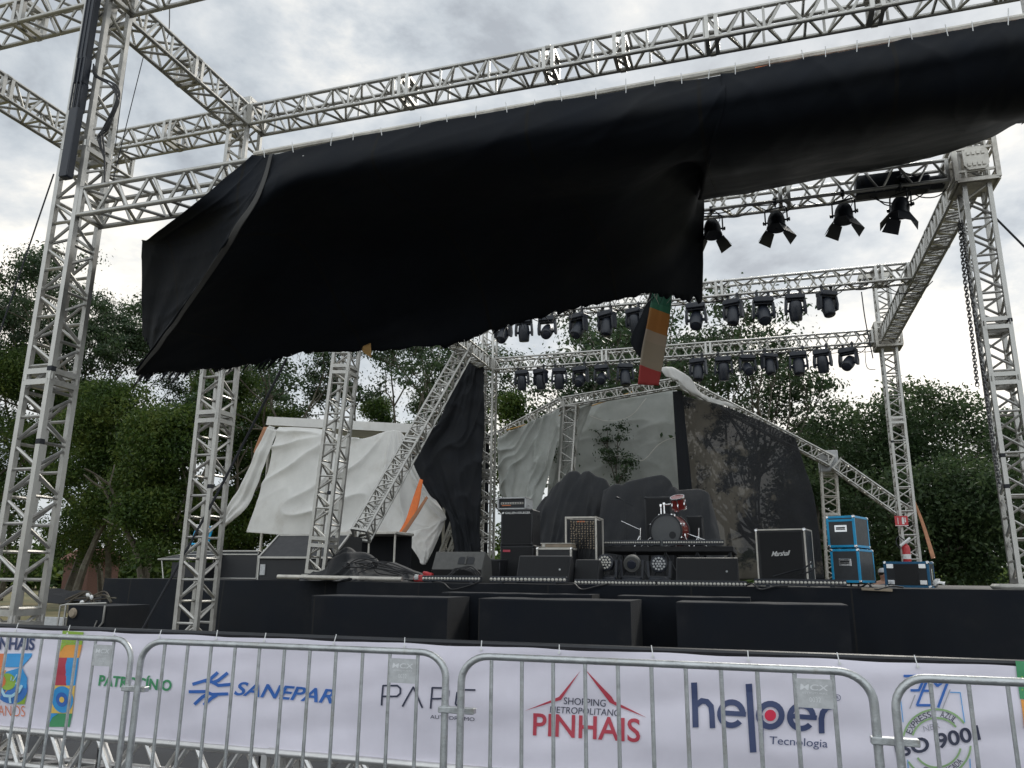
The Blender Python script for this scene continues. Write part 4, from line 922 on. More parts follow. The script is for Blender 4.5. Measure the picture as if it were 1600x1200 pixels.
# drums
def drums():
    Y = 13.95; c = aY(1040.5, 822, Y); r = .285; zf = RZ
    t = thing('drum_kit', 'maroon bass drum with a small tom mounted on it and chrome stands', 'drum kit', (c.x, Y, zf)); o = t.location
    ax = Vector((-.25, -.968, 0)).normalized(); sd = Vector((.968, -.25, 0)); cc = Vector((0, 0, r+.0))
    bd = MB(); bd.lathe([(r, -.38), (r, .0)], cc, ax, 40); bd.build('bass_drum_shell', M['drumred'], t)
    for h in (.01, -.37):
        mb = MB(); mb.lathe([(r-.012, h-.02), (r+.012, h-.02), (r+.014, h+.02), (r-.012, h+.025), (r-.012, h-.02)], cc, ax, 40); mb.build('hoop', M['black_metal'], t)
    mb = MB(); mb.lathe([(r-.012, .004), (r-.013, .014)], cc, ax, 40); mb.build('front_head', M['drumhead'], t)
    mb = MB(); q = cc+ax*.016+sd*.12+Vector((0, 0, -.075)); mb.lathe([(.062, 0), (.062, .003)], q, ax, 20); mb.build('port_hole', M['black_metal'], t)
    mb = MB(); q = cc+ax*.016+sd*.0+Vector((0, 0, -r*.86)); mb.lathe([(.03, 0), (.03, .003)], q, ax, 12); mb.build('badge', M['chrome'], t)
    mb = MB()
    for k in range(8):
        a = math.pi*2*(k+.5)/8; d = sd*math.cos(a)+Vector((0, 0, 1))*math.sin(a)
        mb.box(cc+d*(r+.012)+ax*.01, (.035, .035, .035), bev=.01); mb.tube(cc+d*(r+.022), cc+d*(r+.022)-ax*.12, .006, 6); mb.box(cc+d*(r+.012)-ax*.14, (.03, .03, .05), bev=.008)
    mb.build('tension_lugs', M['chrome'], t)
    for s in (-1, 1):
        mb = MB(); a = cc+sd*s*(r+.01)-ax*.1+Vector((0, 0, -.08)); mb.tube(a, cc+sd*s*(r+.16)+ax*.1+Vector((0, 0, -r)), .011, 8); mb.tube(a+Vector((0, 0, .03)), a-Vector((0, 0, .05)), .02, 8); mb.build('spur', M['chrome'], t)
    p = aY(1060, 786, 14.1)-o; ta = Vector((-.12, -.42, .9)).normalized(); tm = MB(); tr, th = .115, .21
    tm.lathe([(tr, -th/2), (tr, th/2)], p, ta, 30); tom = tm.build('tom_shell', M['drumred'], t)
    mb = MB()
    for h in (-th/2, th/2): mb.lathe([(tr, h-.012), (tr+.012, h-.012), (tr+.012, h+.012), (tr, h+.012), (tr, h-.012)], p, ta, 30)
    e1, e2 = perp(ta)
    for k in range(6):
        a = k*math.pi/3+.3; d = e1*math.cos(a)+e2*math.sin(a); mb.tube(p+d*(tr+.012)-ta*th*.48, p+d*(tr+.012)+ta*th*.52, .006, 6); mb.box(p+d*(tr+.008), (.024, .024, .06), bev=.006)
    mb.build('tom_hoops', M['chrome'], tom)
    mb = MB(); mb.lathe([(tr, -th/2-.004), (tr-.01, -th/2-.012)], p, ta, 30); mb.build('tom_head', M['drumskin'], tom)
    mb = MB(); b = cc+Vector((-.03, .1, r)); mb.tube(b, b+Vector((0, 0, .2)), .014, 8); mb.tube(b+Vector((-.06, .02, 0)), b+Vector((-.06, .02, .17)), .012, 8)
    mb.tube(b+Vector((0, 0, .17)), p, .012, 8); mb.box(b+Vector((0, 0, .19)), (.05, .04, .05), bev=.01); mb.box(b+Vector((-.06, .02, .16)), (.045, .04, .06), bev=.01); mb.build('tom_mount', M['chrome'], t)
    for nm, base, pts in (('hihat_stand', (-.46, -.02, 0), [(-.78, .0, .46), (-.44, .02, .30)]), ('cymbal_stand', (.52, .2, 0), [(.30, .2, .26), (.82, .0, .06)])):
        mb = MB(); bx = Vector(base)
        mb.tube(bx+Vector((0, 0, .05)), bx+Vector((.02, 0, .34)), .012, 8)
        for a in (0, 2.1, 4.2): mb.tube(bx+Vector((0, 0, .2)), bx+Vector((.16*math.cos(a), .16*math.sin(a), 0)), .009, 6)
        mb.tube(pts[0], pts[1], .011, 6); mb.build(nm, M['chrome'], t)
    s2 = thing('mic_stand', 'thin black boom microphone stand left of the drums', 'stand', tuple(aY(977, 848, 14.2)))
    s2.location.z = RZ
    mb = MB(); zt = aY(977, 783, 14.2).z-RZ; mb.tube((0, 0, 0), (0, 0, zt), .009, 6)
    for a in (0, 2.1, 4.2): mb.tube((0, 0, .12), (.2*math.cos(a), .2*math.sin(a), 0), .008, 6)
    mb.build('stand', M['black_metal'], s2); mb = MB(); mb.tube((-.09, 0, zt+.05), (.17, 0, zt-.09), .008, 6); mb.lathe([(.015, 0), (.02, .05), (.012, .07)], (-.09, 0, zt+.05), (-.8, 0, .3), 8); mb.build('boom', M['black_metal'], s2)
drums()
def amp_box(name, label, cat, u0, u1, v0, v1, Y, d, rz=0, grey=False, feet=True):
    a, b = aY(u0, v1, Y), aY(u1, v0, Y); w = b.x-a.x; h = b.z-a.z
    t = thing(name, label, cat, ((a.x+b.x)/2, Y+d/2, a.z), R(rz)); return t, w, h
def speaker_cab(t, w, d, h, frame=.03):
    mb = MB(); mb.box((0, 0, h/2), (w, d, h), bev=.012); mb.build('cabinet', M['case'], t)
    mb = MB(); mb.box((0, -d/2-.003, h/2), (w-2*frame, .012, h-2*frame), bev=.004); mb.build('grille', M['grille'], t, smooth=False)
    for i in (-1, 1):
        for k in (0, 1):
            mb = MB(); mb.box((i*(w/2-.02), -d/2+.015, k*h+(.02 if not k else -.02)), (.05, .05, .05), bev=.015); mb.build('corner_cap', M['black_metal'], t)
def bass_stack():
    t, w, h = amp_box('bass_cabinet', 'lower black bass speaker cabinet with a small red badge', 'speaker', 781, 834, 852, 903, 12.4, .5)
    t.location.z = DZ; h = aY(800, 852, 12.4).z-DZ; speaker_cab(t, w, .5, h)
    mb = MB(); mb.box((-w*.30, -.265, h-.09), (w*.22, .008, .035), bev=.002); mb.build('badge', M['p_red'], t, smooth=False)
    z = DZ+h+.002
    t, w, h2 = amp_box('bass_cabinet', 'upper black bass speaker cabinet with white lettering along its top edge', 'speaker', 782, 832, 795, 852, 12.4, .5)
    t.location.z = z; h2 = aY(800, 796, 12.4).z-z; speaker_cab(t, w, .5, h2)
    text_on('lettering', 'GALLIEN-KRUEGER', (-w*.36, -.262, h2-.075), (1, 0, 0), (0, 0, 1), w*.8, .036, M['white'], t, bold=.015)
    mb = MB(); mb.prism([(-w*.46, -.262, h2-.072), (-w*.40, -.262, h2-.072), (-w*.385, -.262, h2-.042), (-w*.44, -.262, h2-.042)], (0, -.002, 0)); mb.build('lettering', M['white'], t, smooth=False)
    z += h2+.004
    t, w, h3 = amp_box('amplifier_head', 'grey framed amplifier head on top of the bass speaker stack', 'amplifier', 777, 822, 777, 795, 12.42, .4)
    t.location.z = z; h3 = aY(800, 777, 12.4).z-z
    mb = MB(); mb.box((0, .02, h3/2), (w-.04, .36, h3-.03)); mb.build('chassis', M['black_metal'], t, smooth=False)
    mb = MB()
    for s in (-1, 1):
        mb.box((s*(w/2-.012), 0, h3/2), (.024, .42, h3), bev=.004); mb.box((0, 0, h3/2+s*(h3/2-.01)), (w, .42, .022), bev=.004)
        mb.tube((s*(w/2+.012), -.1, h3*.35), (s*(w/2+.03), -.1, h3*.35), .016, 8)
    mb.build('frame', M['plate'], t, smooth=False)
    mb = MB(); mb.box((0, -.17, h3*.52), (w*.78, .01, h3*.16)); mb.build('silver_strip', M['alu'], t, smooth=False)
    mb = MB(); mb.box((-.1, -.17, h3*.34), (w*.3, .012, .012)); mb.build('lamp_row', M['p_redorange'], t, smooth=False)
    mb = MB()
    for i in range(9): mb.lathe([(.012, 0), (.01, .02)], (-w*.34+i*w*.085, -.172, h3*.52), (0, -1, 0), 8)
    mb.build('knobs', M['black_metal'], t)
bass_stack()
def wedge(label, u0, u1, v0, v1, Y, back=False, group='wedge monitors on the stage floor', logo=True):
    a, b = aY(u0, v1, Y), aY(u1, v0, Y); w = b.x-a.x; h = aY((u0+u1)/2, v0, Y+.2).z-DZ; d = .5
    t = thing('wedge_monitor', label, 'monitor speaker', ((a.x+b.x)/2, Y, DZ), 0, group)
    if back:
        prof = [(0, 0), (-.03, h*.42), (.13, h), (.42, h*.75), (.5, 0)]
    else: prof = [(0, 0), (0, h*.12), (.16, h*.98), (.22, h), (.5, h*.55), (.5, 0)]
    mb = MB(); mb.prism([(-w/2, y, z) for y, z in prof], (w, 0, 0))
    o = mb.build('cabinet', M['greycase'] if back else M['case'], t, smooth=False)
    bv = o.modifiers.new('Bevel', 'BEVEL'); bv.width = .012; bv.segments = 2
    if back:
        mb = MB(); mb.prism([(-w/2+.01, -.004, .012), (w/2-.01, -.004, .012), (w/2-.01, -.036, h*.41), (-w/2+.01, -.036, h*.41)], (0, -.006, 0)); mb.build('grille', M['grille'], t, smooth=False)
        n = Vector((0, -h*.58, .16)).normalized(); up = Vector((0, .16, h*.58)).normalized()
        mid = Vector((w*.16, .045, h*.70))
        for s in (-1, 1):
            mb = MB(); mb.prism([mid+Vector((s*.072+i*.055, 0, 0))+up*j*.062+n*.002 for i, j in ((-1, -1), (1, -1), (1, .6), (.6, 1), (-.6, 1), (-1, .6))], n*.004); mb.build('handle_recess', M['black_metal'], t, smooth=False)
        mb = MB(); mb.tube(mid-up*.07+n*.016, mid+up*.07+n*.016, .012, 8); mb.build('handle', M['greycase'], t)
    else:
        p0, p1 = Vector((0, 0, h*.12)), Vector((0, .16, h*.98)); n = (p1-p0).cross(Vector((1, 0, 0))).normalized(); n = n if n.y < 0 else -n
        mb = MB(); q0, q1 = p0.lerp(p1, .03), p0.lerp(p1, .95)
        mb.prism([q0+Vector((-w/2+.02, 0, 0)), q0+Vector((w/2-.02, 0, 0)), q1+Vector((w/2-.02, 0, 0)), q1+Vector((-w/2+.02, 0, 0))], n*.012); mb.build('grille', M['grille'], t, smooth=False)
        if logo:
            mb = MB(); mb.lathe([(.015, 0), (.015, .004)], p0.lerp(p1, .42)+Vector((w*.32, 0, 0))+n*.013, n, 14); ob = mb.build('badge', M['plate'], t)
    return t
wedge('grey backed wedge monitor turned around showing its handle recess', 675, 754, 862, 902, 11.2, back=True)
wedge('dark wedge monitor with a small badge in front of the bass stack', 806, 888, 868, 905, 11.3)
wedge('wide dark wedge monitor in front of the drum riser', 1056, 1152, 871, 906, 11.4)
wedge('small dark wedge monitor beside the mixer rack with pale edges', 896, 934, 874, 903, 11.6, logo=False)
def small_cases():
    t, w, h = amp_box('flight_case', 'flat flight case with pale lids stacked behind the dark wedge', 'flight case', 838, 893, 851, 903, 12.3, .6); t.location.z = DZ; h = aY(860, 856, 12.3).z-DZ
    flight_case(t, w, .6, h, M['alu_old'], handles=False)
    t2 = thing('case_lid', 'shallow pale case lid lying on the flat flight case', 'case lid', (t.location.x+.03, 12.55, DZ+h+.006))
    mb = MB(); mb.box((0, 0, .03), (w*.86, .45, .06), bev=.012); mb.build('lid', M['wood'], t2); mb = MB(); mb.box((0, 0, .065), (w*.88, .47, .012)); mb.box((-w*.35, -.235, .03), (.05, .02, .04)); mb.build('rim', M['alu_old'], t2, smooth=False)
    t, w, h = amp_box('mixer_rack', 'tall open mixer rack full of cables and knobs', 'rack', 883, 932, 807, 903, 12.6, .6); t.location.z = DZ; h = aY(905, 807, 12.6).z-DZ
    mb = MB()
    for i in (-1, 1):
        for j in (-1, 1): mb.box((i*(w/2-.015), j*.285, h/2), (.03, .03, h), bev=.004)
        for j in (0, 1): mb.box((0, i*.285, j*(h-.03)+.015), (w-.061, .028, .028)); mb.box((i*(w/2-.015), 0, j*(h-.03)+.015), (.028, .54, .028))
    mb.build('frame', M['alu_old'], t, smooth=False)
    mb = MB(); mb.box((0, .06, h/2), (w-.08, .44, h-.08)); mb.build('body', M['black_metal'], t, smooth=False)
    mb = MB(); r = random.Random(3)
    for i in range(9):
        for j in range(12): mb.lathe([(.013, 0), (.011, .02+r.random()*.03)], (-w/2+.08+i*(w-.16)/8, -.165, h*.53+j*h*.036), (r.uniform(-.3, .3), -1, r.uniform(-.5, .2)), 7)
    mb.build('knobs', M['wood'], t)
    mb = MB()
    for i in range(16):
        x = r.uniform(-w*.38, w*.38); z = h*r.uniform(.5, .8); mb.pipe(spline([Vector((x, -.17, z)), Vector((x+.02, -.24, z-.06)), Vector((x+r.uniform(-.06, .06), -.22, z-.25)), Vector((x+r.uniform(-.08, .08), -.18, h*.1))], 10), .006, 5)
    mb.build('patch_cables', M['cable'], t)
    mb = MB(); mb.box((-.02, -.166, h*.93), (w*.25, .006, .02)); mb.build('badge', M['p_redorange'], t, smooth=False)
    t, w, h = amp_box('black_box', 'small plain black speaker box at the foot of the thin rear tower', 'speaker', 756, 781, 873, 903, 12.0, .5); t.location.z = DZ; h = aY(768, 874, 12).z-DZ
    speaker_cab(t, w, .5, h, .02)
    t, w, h = amp_box('drum_monitor', 'black speaker box standing behind the bass drum', 'speaker', 1009, 1048, 776, 850, 15.0, .5); t.location.z = RZ; h = aY(1028, 776, 15).z-RZ; speaker_cab(t, w, .5, h, .03)
    t, w, h = amp_box('drum_monitor', 'round cornered black speaker box right behind the drums', 'speaker', 1074, 1097, 806, 850, 14.6, .4); t.location.z = RZ; h = aY(1085, 806, 14.6).z-RZ; speaker_cab(t, w, .4, h, .02)
small_cases()
def floor_lamps():
    for u, v, Y, lab, kind in ((947, 880, 12.1, 'round floor lamp with bright cells, left of the drum riser', 'cells'), (988, 880, 12.3, 'grey moving head lamp standing on the floor below the bass drum', 'head'), (1030, 882, 12.2, 'round floor lamp with dull cells under the drum riser', 'dull')):
        p = aY(u, v, Y); t = thing('floor_lamp', lab, 'stage light', (p.x, Y, DZ), 0, 'lamps on the stage floor'); zc = p.z-DZ
        mb = MB(); mb.box((0, 0, .05), (.30, .26, .10), bev=.02); mb.build('base', M['fixture'], t)
        mb = MB()
        for s in (-1, 1): mb.prism([(s*.135, -.06, .1), (s*.135, .06, .1), (s*.15, .05, zc+.05), (s*.15, -.05, zc+.05)], (s*.035, 0, 0))
        mb.box((0, 0, .11), (.33, .1, .03)); mb.build('yoke', M['fixture'], t)
        ax = Vector((-.1 if kind == 'cells' else .05, -1, .12 if kind != 'head' else -.2)).normalized(); c = Vector((0, 0, zc))
        mb = MB(); mb.lathe([(.06, -.16), (.11, -.13), (.13, -.02), (.13, .1), (.115, .12)] if kind == 'head' else [(.05, -.13), (.11, -.1), (.128, 0), (.128, .07), (.12, .075)], c, ax, 22); h = mb.build('head', M['greycase'] if kind == 'head' else M['fixture'], t)
        e1, e2 = perp(ax); mb = MB()
        if kind == 'head': mb.lathe([(.07, .12), (.06, .135), (.02, .14)], c, ax, 18); mb.build('lens', M['glass'], h)
        else:
            for ring, n in ((0, 1), (.042, 6), (.085, 12)):
                for k in range(n):
                    a = 2*math.pi*k/n; mb.lathe([(.018, .072), (.017, .082), (.006, .086)], c+e1*ring*math.cos(a)+e2*ring*math.sin(a), ax, 8)
            mb.build('led_cells', M['lens'] if kind == 'cells' else M['plate'], h)
floor_lamps()
def guitar_cab():
    Y = 11.4; t = gear('guitar_cabinet', 'black guitar speaker cabinet framed in pale edging with white script lettering', 'amplifier', 1233, Y, -13)
    w = pxm(75, 1230, 865, Y); h = aY(1233, 827, Y).z-DZ; d = .5
    t.location = (aY(1230, 900, Y).x, Y+.2, DZ)
    mb = MB(); mb.box((0, 0, h/2), (w, d, h), bev=.008); mb.build('case_shell', M['case'], t)
    mb = MB()
    for i in (-1, 1):
        mb.box((i*(w/2-.008), -d/2, h/2), (.022, .03, h+.008), bev=.004); mb.box((0, -d/2, h/2+i*(h/2-.007)), (w-.03, .028, .02), bev=.004)
        mb.box((i*(w/2-.006), d/2, h/2), (.02, .028, h+.008), bev=.004); mb.box((i*(w/2-.006), 0, h-.006), (.02, d-.03, .02), bev=.004); mb.box((i*(w/2-.006), 0, .008), (.02, d-.03, .02), bev=.004)
    mb.build('pale_edging', M['alu_old'], t, smooth=False)
    mb = MB(); mb.box((0, -d/2-.004, h/2), (w-.10, .012, h-.08), bev=.004); mb.build('grille', M['grille'], t, smooth=False)
    text_on('lettering', 'Marshall', (-w*.2, -d/2-.012, h*.52), (.997, 0, .06), (0, 0, 1), w*.39, h*.085, M['white'], t, bold=.003, shear=.45, spacing=.85)
    mb = MB(); mb.box((-w*.36, -d/2-.012, .055), (.07, .004, .018)); mb.build('gold_plate', M['yellow'], t, smooth=False)
    mb = MB(); mb.box((w/2+.006, 0, h*.38), (.012, .12, .09), bev=.004); mb.build('side_handle', M['chrome'], t, smooth=False)
    for i in (-1, 1):
        for k in (0, 1): mb = MB(); mb.box((i*(w/2-.01), -d/2+.005, k*(h-.03)+.015), (.05, .05, .05), bev=.014); mb.build('corner_cap', M['chrome'], t)
guitar_cab()
def blue_cases():
    Y = 12.0
    t = gear('flight_case', 'lower blue edged flight case of the pair right of the amplifier', 'flight case', 1333, Y, -24, 'blue edged flight cases', )
    w = pxm(43, 1333, 880, Y); h = aY(1333, 857, Y).z-DZ-.07; t.location = (aY(1338, 900, Y).x, Y+.3, DZ)
    flight_case(t, w, .62, h, M['blue'], M['greypanel'], zo=.06)
    for i in (-1, 1):
        for j in (-1, 1): mb = MB(); mb.lathe([(.028, -.012), (.028, .012)], (i*(w/2-.06), j*.24, .03), (1, .3, 0), 12); mb.build('caster', M['black_metal'], t)
    z = DZ+.06+h+.03
    h2 = aY(1333, 806, Y).z-z
    mb = MB(); mb.box((-w*.3, -.2, -.015), (.1, .1, .03)); 
    t = gear('flight_case', 'upper blue edged flight case standing on another one', 'flight case', 1331, Y, -24, 'blue edged flight cases', z=z)
    t.location = (aY(1335, 900, Y).x, Y+.3, z); flight_case(t, w, .58, h2, M['blue'], M['greypanel'])
    mb = MB()
    for i in (-1, 1):
        for j in (-1, 1): mb.box((i*w*.38, j*.2, -.0145), (.07, .07, .029), bev=.006)
    mb.build('foot', M['black_metal'], t)
    mb = MB(); mb.box((0, -.295, h2*.86), (w*.99, .012, .03)); mb.build('lid_band', M['blue'], t, smooth=False)
    Y = 12.2; t = gear('flight_case', 'long dark flight case with blue edges lying at the right end', 'flight case', 1420, Y, -20, 'blue edged flight cases')
    w = pxm(64, 1420, 890, Y); h = aY(1420, 878, Y).z-DZ; t.location = (aY(1424, 900, Y).x, Y+.15, DZ); d = .34
    flight_case(t, w, d, h, M['darkblue'], handles=False)
    mb = MB(); mb.box((0, -d/2-.004, h/2), (w*.52, .008, h*.8)); mb.build('recess_panel', M['deck'], t, smooth=False)
    for i in (-1, 1):
        for k in (.2, .83): mb = MB(); mb.box((i*w*.36, -d/2-.006, h*k), (.09, .014, .06), bev=.004); mb.build('latch', M['chrome'], t, smooth=False)
    mb = MB(); mb.box((w/2+.006, 0, h*.5), (.012, .09, .16), bev=.004); mb.build('side_handle', M['chrome'], t, smooth=False)
blue_cases()
def left_gear():
    # slanted console case
    Y = 11.9; a, b = aY(404, 870, Y), aY(520, 870, Y); t = thing('console_case', 'dark flight case with a slanted pale edged front panel beside the deck tower', 'flight case', ((a.x+b.x)/2, Y, DZ)); w = b.x-a.x
    zl = aY(440, 871, Y).z-DZ; zt = aY(460, 836, Y+.55).z-DZ
    mb = MB(); mb.prism([(-w/2, .03, 0), (-w/2, .03, zl-.03), (-w/2, .55, zt-.03), (-w/2, 1.0, zt-.03), (-w/2, 1.0, 0)], (w, 0, 0)); mb.build('body', M['case'], t, smooth=False)
    mb = MB(); mb.prism([(-w/2+.02, .0, zl), (w/2-.02, .0, zl), (w/2-.02, .55, zt), (-w/2+.02, .55, zt)], (0, .012, -.03)); mb.build('slanted_panel', M['case'], t, smooth=False)
    mb = MB()
    for s in (-1, 1): mb.tube((s*(w/2-.01), 0, zl), (s*(w/2-.01), .55, zt), .016, 4)
    mb.tube((-w/2, 0, zl), (w/2, 0, zl), .016, 4, ref=(0, 0, 1)); mb.tube((-w/2, .55, zt), (w/2, .55, zt), .018, 4, ref=(0, 0, 1)); mb.tube((-w/2, .03, 0), (-w/2, .03, zl), .014, 4); mb.build('edging', M['alu'], t)
    mb = MB(); mb.box((-w/2+.09, .02, zl*.45), (.10, .02, .18)); mb.build('latch', M['plate'], t, smooth=False)
    Y = 12.4; a, b = aY(335, 865, Y), aY(404, 865, Y); w = b.x-a.x; h = aY(370, 861, Y).z-DZ
    t = thing('flight_case', 'flat flight case with double pale rim left of the slanted case', 'flight case', ((a.x+b.x)/2, Y+.3, DZ)); 
    mb = MB(); mb.box((0, 0, h/2), (w, .6, h-.01), bev=.006); mb.build('panel', M['case'], t, smooth=False)
    mb = MB()
    for z in (h, h-.06): mb.box((0, -.3, z), (w+.02, .03, .025), bev=.004)
    mb.box((0, -.3, .015), (w+.02, .03, .02), bev=.004)
    for s in (-1, 1): mb.box((s*(w/2), -.3, h/2), (.02, .03, h), bev=.004)
    mb.build('rim', M['alu'], t, smooth=False)
    # open lid table
    Y = 12.0; a, b = aY(247, 875, Y), aY(320, 875, Y); w = b.x-a.x; zt = aY(280, 874, Y).z-DZ
    t = thing('folding_table', 'small folding table with pale edges and a tilted top at the left deck end', 'table', ((a.x+b.x)/2, Y, DZ))
    mb = MB(); mb.add([(-w/2, 0, zt), (w/2, 0, zt), (w/2+.1, .6, zt+.16), (-w/2+.35, .6, zt+.16), (-w/2, 0, zt-.02), (w/2, 0, zt-.02), (w/2+.1, .6, zt+.14), (-w/2+.35, .6, zt+.14)], [(0, 1, 2, 3), (7, 6, 5, 4), (0, 4, 5, 1), (1, 5, 6, 2), (2, 6, 7, 3), (3, 7, 4, 0)]); mb.build('top', M['case'], t, smooth=False)
    mb = MB(); mb.pipe([(-w/2, 0, zt), (w/2, 0, zt), (w/2+.1, .6, zt+.16), (-w/2+.35, .6, zt+.16)], .014, 6, closed=True); mb.tube((-w/2+.2, .3, zt+.09), (w/2, .3, zt+.09), .01, 6); mb.build('edging', M['alu'], t)
    for s, y in ((-1, .02), (1, .02), (1, .58)): mb = MB(); mb.tube((s*w*.44, y, zt+.1*y), (s*w*.36, y, 0), .012, 6); mb.build('leg', M['alu'], t)
    mb = MB(); mb.box((.12, .25, zt*.45), (w*.7, .4, zt*.8)); mb.build('dark_shelf', M['case'], t, smooth=False)
    Y = 12.6; t = thing('blue_rack', 'blue tubular frame leaning behind the small folding table', 'frame', tuple(aY(312, 858, Y))); mb = MB()
    q = [aY(u, v, Y)-t.location for u, v in ((298, 850), (309, 822), (332, 824), (324, 851))]
    for k in range(4): mb.tube(q[k], q[(k+1) % 4], .022, 6)
    mb.build('frame_tubes', M['blue'], t); mb = MB()
    for p in q: mb.box(p, (.06, .06, .06), bev=.015)
    mb.build('corner_cap', M['white'], t)
    z0 = DZ-t.location.z
    for i in (0, 3): mb = MB(); mb.tube(q[i], (q[i].x, 0, z0), .012, 6); mb.build('leg', M['alu'], t)
    # cloth heap with cables, beside the deck tower
    mound('low heap of black cloth and cables beside the deck tower', [(500, 903), (522, 868), (548, 853), (590, 868), (618, 880), (650, 893), (668, 903)], 11.2, 1.0, 905, 9)
    r = random.Random(12)
    mb = MB()
    for k in range(9):
        y = 11.1+r.random()*.4; u = 575+r.uniform(-30, 30)
        pts = [aY(530+r.uniform(-8, 30), 892+r.uniform(-14, 4), y-.15), aY(u, 884+r.uniform(-12, 6), y-.1), aY(600+r.uniform(-15, 15), 893+r.uniform(-16, 4), y-.2), aY(640+r.uniform(-20, 20), 898+r.uniform(-4, 3), y-.3)]
        mb.pipe(spline(pts, 26), .009, 5)
    tag(mb.build('cable_tangle', M['cable']), 'tangle of black cables lying on the low cloth heap', 'cable')
    mb = MB()
    for k in range(4):
        y = 10.9; pts = [aY(r.uniform(690, 700), 903, y), aY(712+k*6, 888-k, y+.1), aY(735+k*4, 893, y), aY(744+k*3, 904, y)]; mb.pipe(spline(pts, 20), .009, 5)
    tag(mb.build('cable_tangle', M['cable']), 'coil of black cable in front of the grey backed wedge', 'cable')
    t = thing('pipe', 'pale loose pipe lying along the deck edge under the tower foot', 'pipe', tuple(aY(520, 903, 10.72))); mb = MB(); mb.tube(aY(434, 901, 10.72)-t.location, aY(628, 905, 10.72)-t.location, .032, 12); mb.build('pipe_tube', M['alu_old'], t)
    t = thing('red_box', 'small crumpled red package lying on the deck', 'package', tuple(aY(662, 902, 11.0))); t.location.z = DZ
    mb = MB(); mb.box((0, 0, .055), (.28, .14, .1), Matrix.Rotation(R(8), 3, 'Z'), bev=.02); mb.box((.06, .02, .12), (.14, .12, .05), Matrix.Rotation(R(14), 3, 'Y'), bev=.015); mb.build('package_body', M['red'], t); mb = MB(); mb.lathe([(.04, -.03), (.045, 0), (.04, .03)], (-.08, -.08, .07), (1, .2, .1), 12); mb.build('white_label', M['white'], t)
    wb = thing('stage_box', 'low grey box half buried behind the cable heap', 'stage box', tuple(aY(600, 890, 12.6))); wb.location.z = DZ
    mb = MB(); mb.box((0, 0, .13), (.5, .3, .26), Matrix.Rotation(R(-4), 3, 'Y'), bev=.02); mb.build('box_body', M['greycase'], wb)
    fr = thing('table_frame', 'dark table on pale legs behind the fallen truss', 'table', (aY(560, 850, 15.2).x, 15.2, DZ)); zt = aY(560, 833, 15.2).z-DZ
    mb = MB(); mb.box((.2, .4, zt), (1.4, .9, .06), bev=.01); mb.build('table_top', M['alu_old'], fr)
    for s in (-.45, .25, .85): mb = MB(); mb.tube((s, 0, 0), (s, 0, zt), .022, 8); mb.build('leg', M['alu_old'], fr)
    mb = MB(); mb.box((.2, .84, zt/2), (1.3, .03, zt*.95)); mb.build('modesty_cloth', M['blackcloth'], fr, smooth=False)
    lean = truss('short lattice piece leaning behind the grey backed wedge', aY(684, 896, 19.9), aY(713, 816, 20.2), (0, 1, 0), w=.22, r=.035, br=.014, panel=.3)
left_gear()
def right_bits():
    t = thing('fire_extinguisher', 'red fire extinguisher with a black hose hanging at the right rear tower', 'fire extinguisher', tuple(aY(1418, 880, 18.9)))
    t.scale = (.78, .78, .85)
    mb = MB(); mb.lathe([(.02, 0), (.10, .01), (.105, .03), (.105, .36), (.085, .43), (.04, .47), (.035, .5)], (0, 0, 0), (0, 0, 1), 18); mb.build('cylinder', M['red'], t)
    mb = MB(); mb.box((0, 0, .53), (.05, .05, .07)); mb.box((.02, -.03, .58), (.05, .14, .02)); mb.pipe(spline([Vector((0, 0, .55)), Vector((-.16, -.05, .66)), Vector((-.24, -.06, .5)), Vector((-.16, -.1, .35))], 14), .014, 6); mb.build('hose', M['black_metal'], t)
    mb = MB(); mb.tube((-.15, -.1, .42), (.12, -.08, .62), .035, 10); mb.build('horn', M['white'], t); mb = MB(); mb.lathe([(.107, .1), (.107, .22)], (0, 0, 0), (0, 0, 1), 18); mb.build('white_label', M['white'], t)
    p = aY(1408.5, 814, 18.95); t = thing('fire_sign', 'small red fire extinguisher sign tied to the right rear tower', 'sign', tuple(p))
    mb = MB(); mb.box((0, 0, 0), (.26, .012, .22)); mb.build('sign_plate', M['red'], t, smooth=False)
    mb = MB(); mb.box((.03, -.009, -.01), (.045, .004, .12)); mb.box((.03, -.009, .065), (.03, .004, .03)); mb.box((.075, -.009, .02), (.02, .004, .1)); mb.box((0, -.009, -.1), (.26, .004, .012)); mb.box((-.07, -.009, 0), (.012, .004, .14)); mb.build('pictogram', M['white'], t, smooth=False)
    tag(sheet('crumpled_paper', [[(1459, 911, 11.6), (1466, 905, 11.5), (1474, 909, 11.6)], [(1458, 915, 11.4), (1466, 913, 11.35), (1476, 914, 11.4)]], 10, 8, M['white'], None, wrinkle=.06, wf=14), 'crumpled white paper beside the long flight case', 'paper')
    mb = MB(); c = Vector((3.12, 11.15, DZ+.032)); mb.box(c, (.86, .5, .064), bev=.03); o = mb.build('white_pad', M['offwhite']); tag(o, 'dirty white pad under the foot of the right front tower', 'pad')
    c = aY(1368, 921, 10.62); mb = MB(); mb.box((c.x, 10.5, c.z), (.34, .012, .035), Matrix.Rotation(R(2), 3, 'Y'), bev=.005); tag(mb.build('board', M['wood']), 'thin bare board showing at the deck edge below the blue cases', 'board')
    mb = MB()
    P = spline([aY(1208, 901, 11.0), aY(1236, 893, 10.95), aY(1255, 888, 10.95), aY(1268, 880, 11.05)], 20); mb.pipe(P, .012, 6); mb.pipe([p+Vector((.05, 0, -.05)) for p in P[8:]], .01, 6); tag(mb.build('fallen_stand', M['black_metal']), 'black microphone stand fallen in front of the framed amplifier', 'stand')
right_bits()
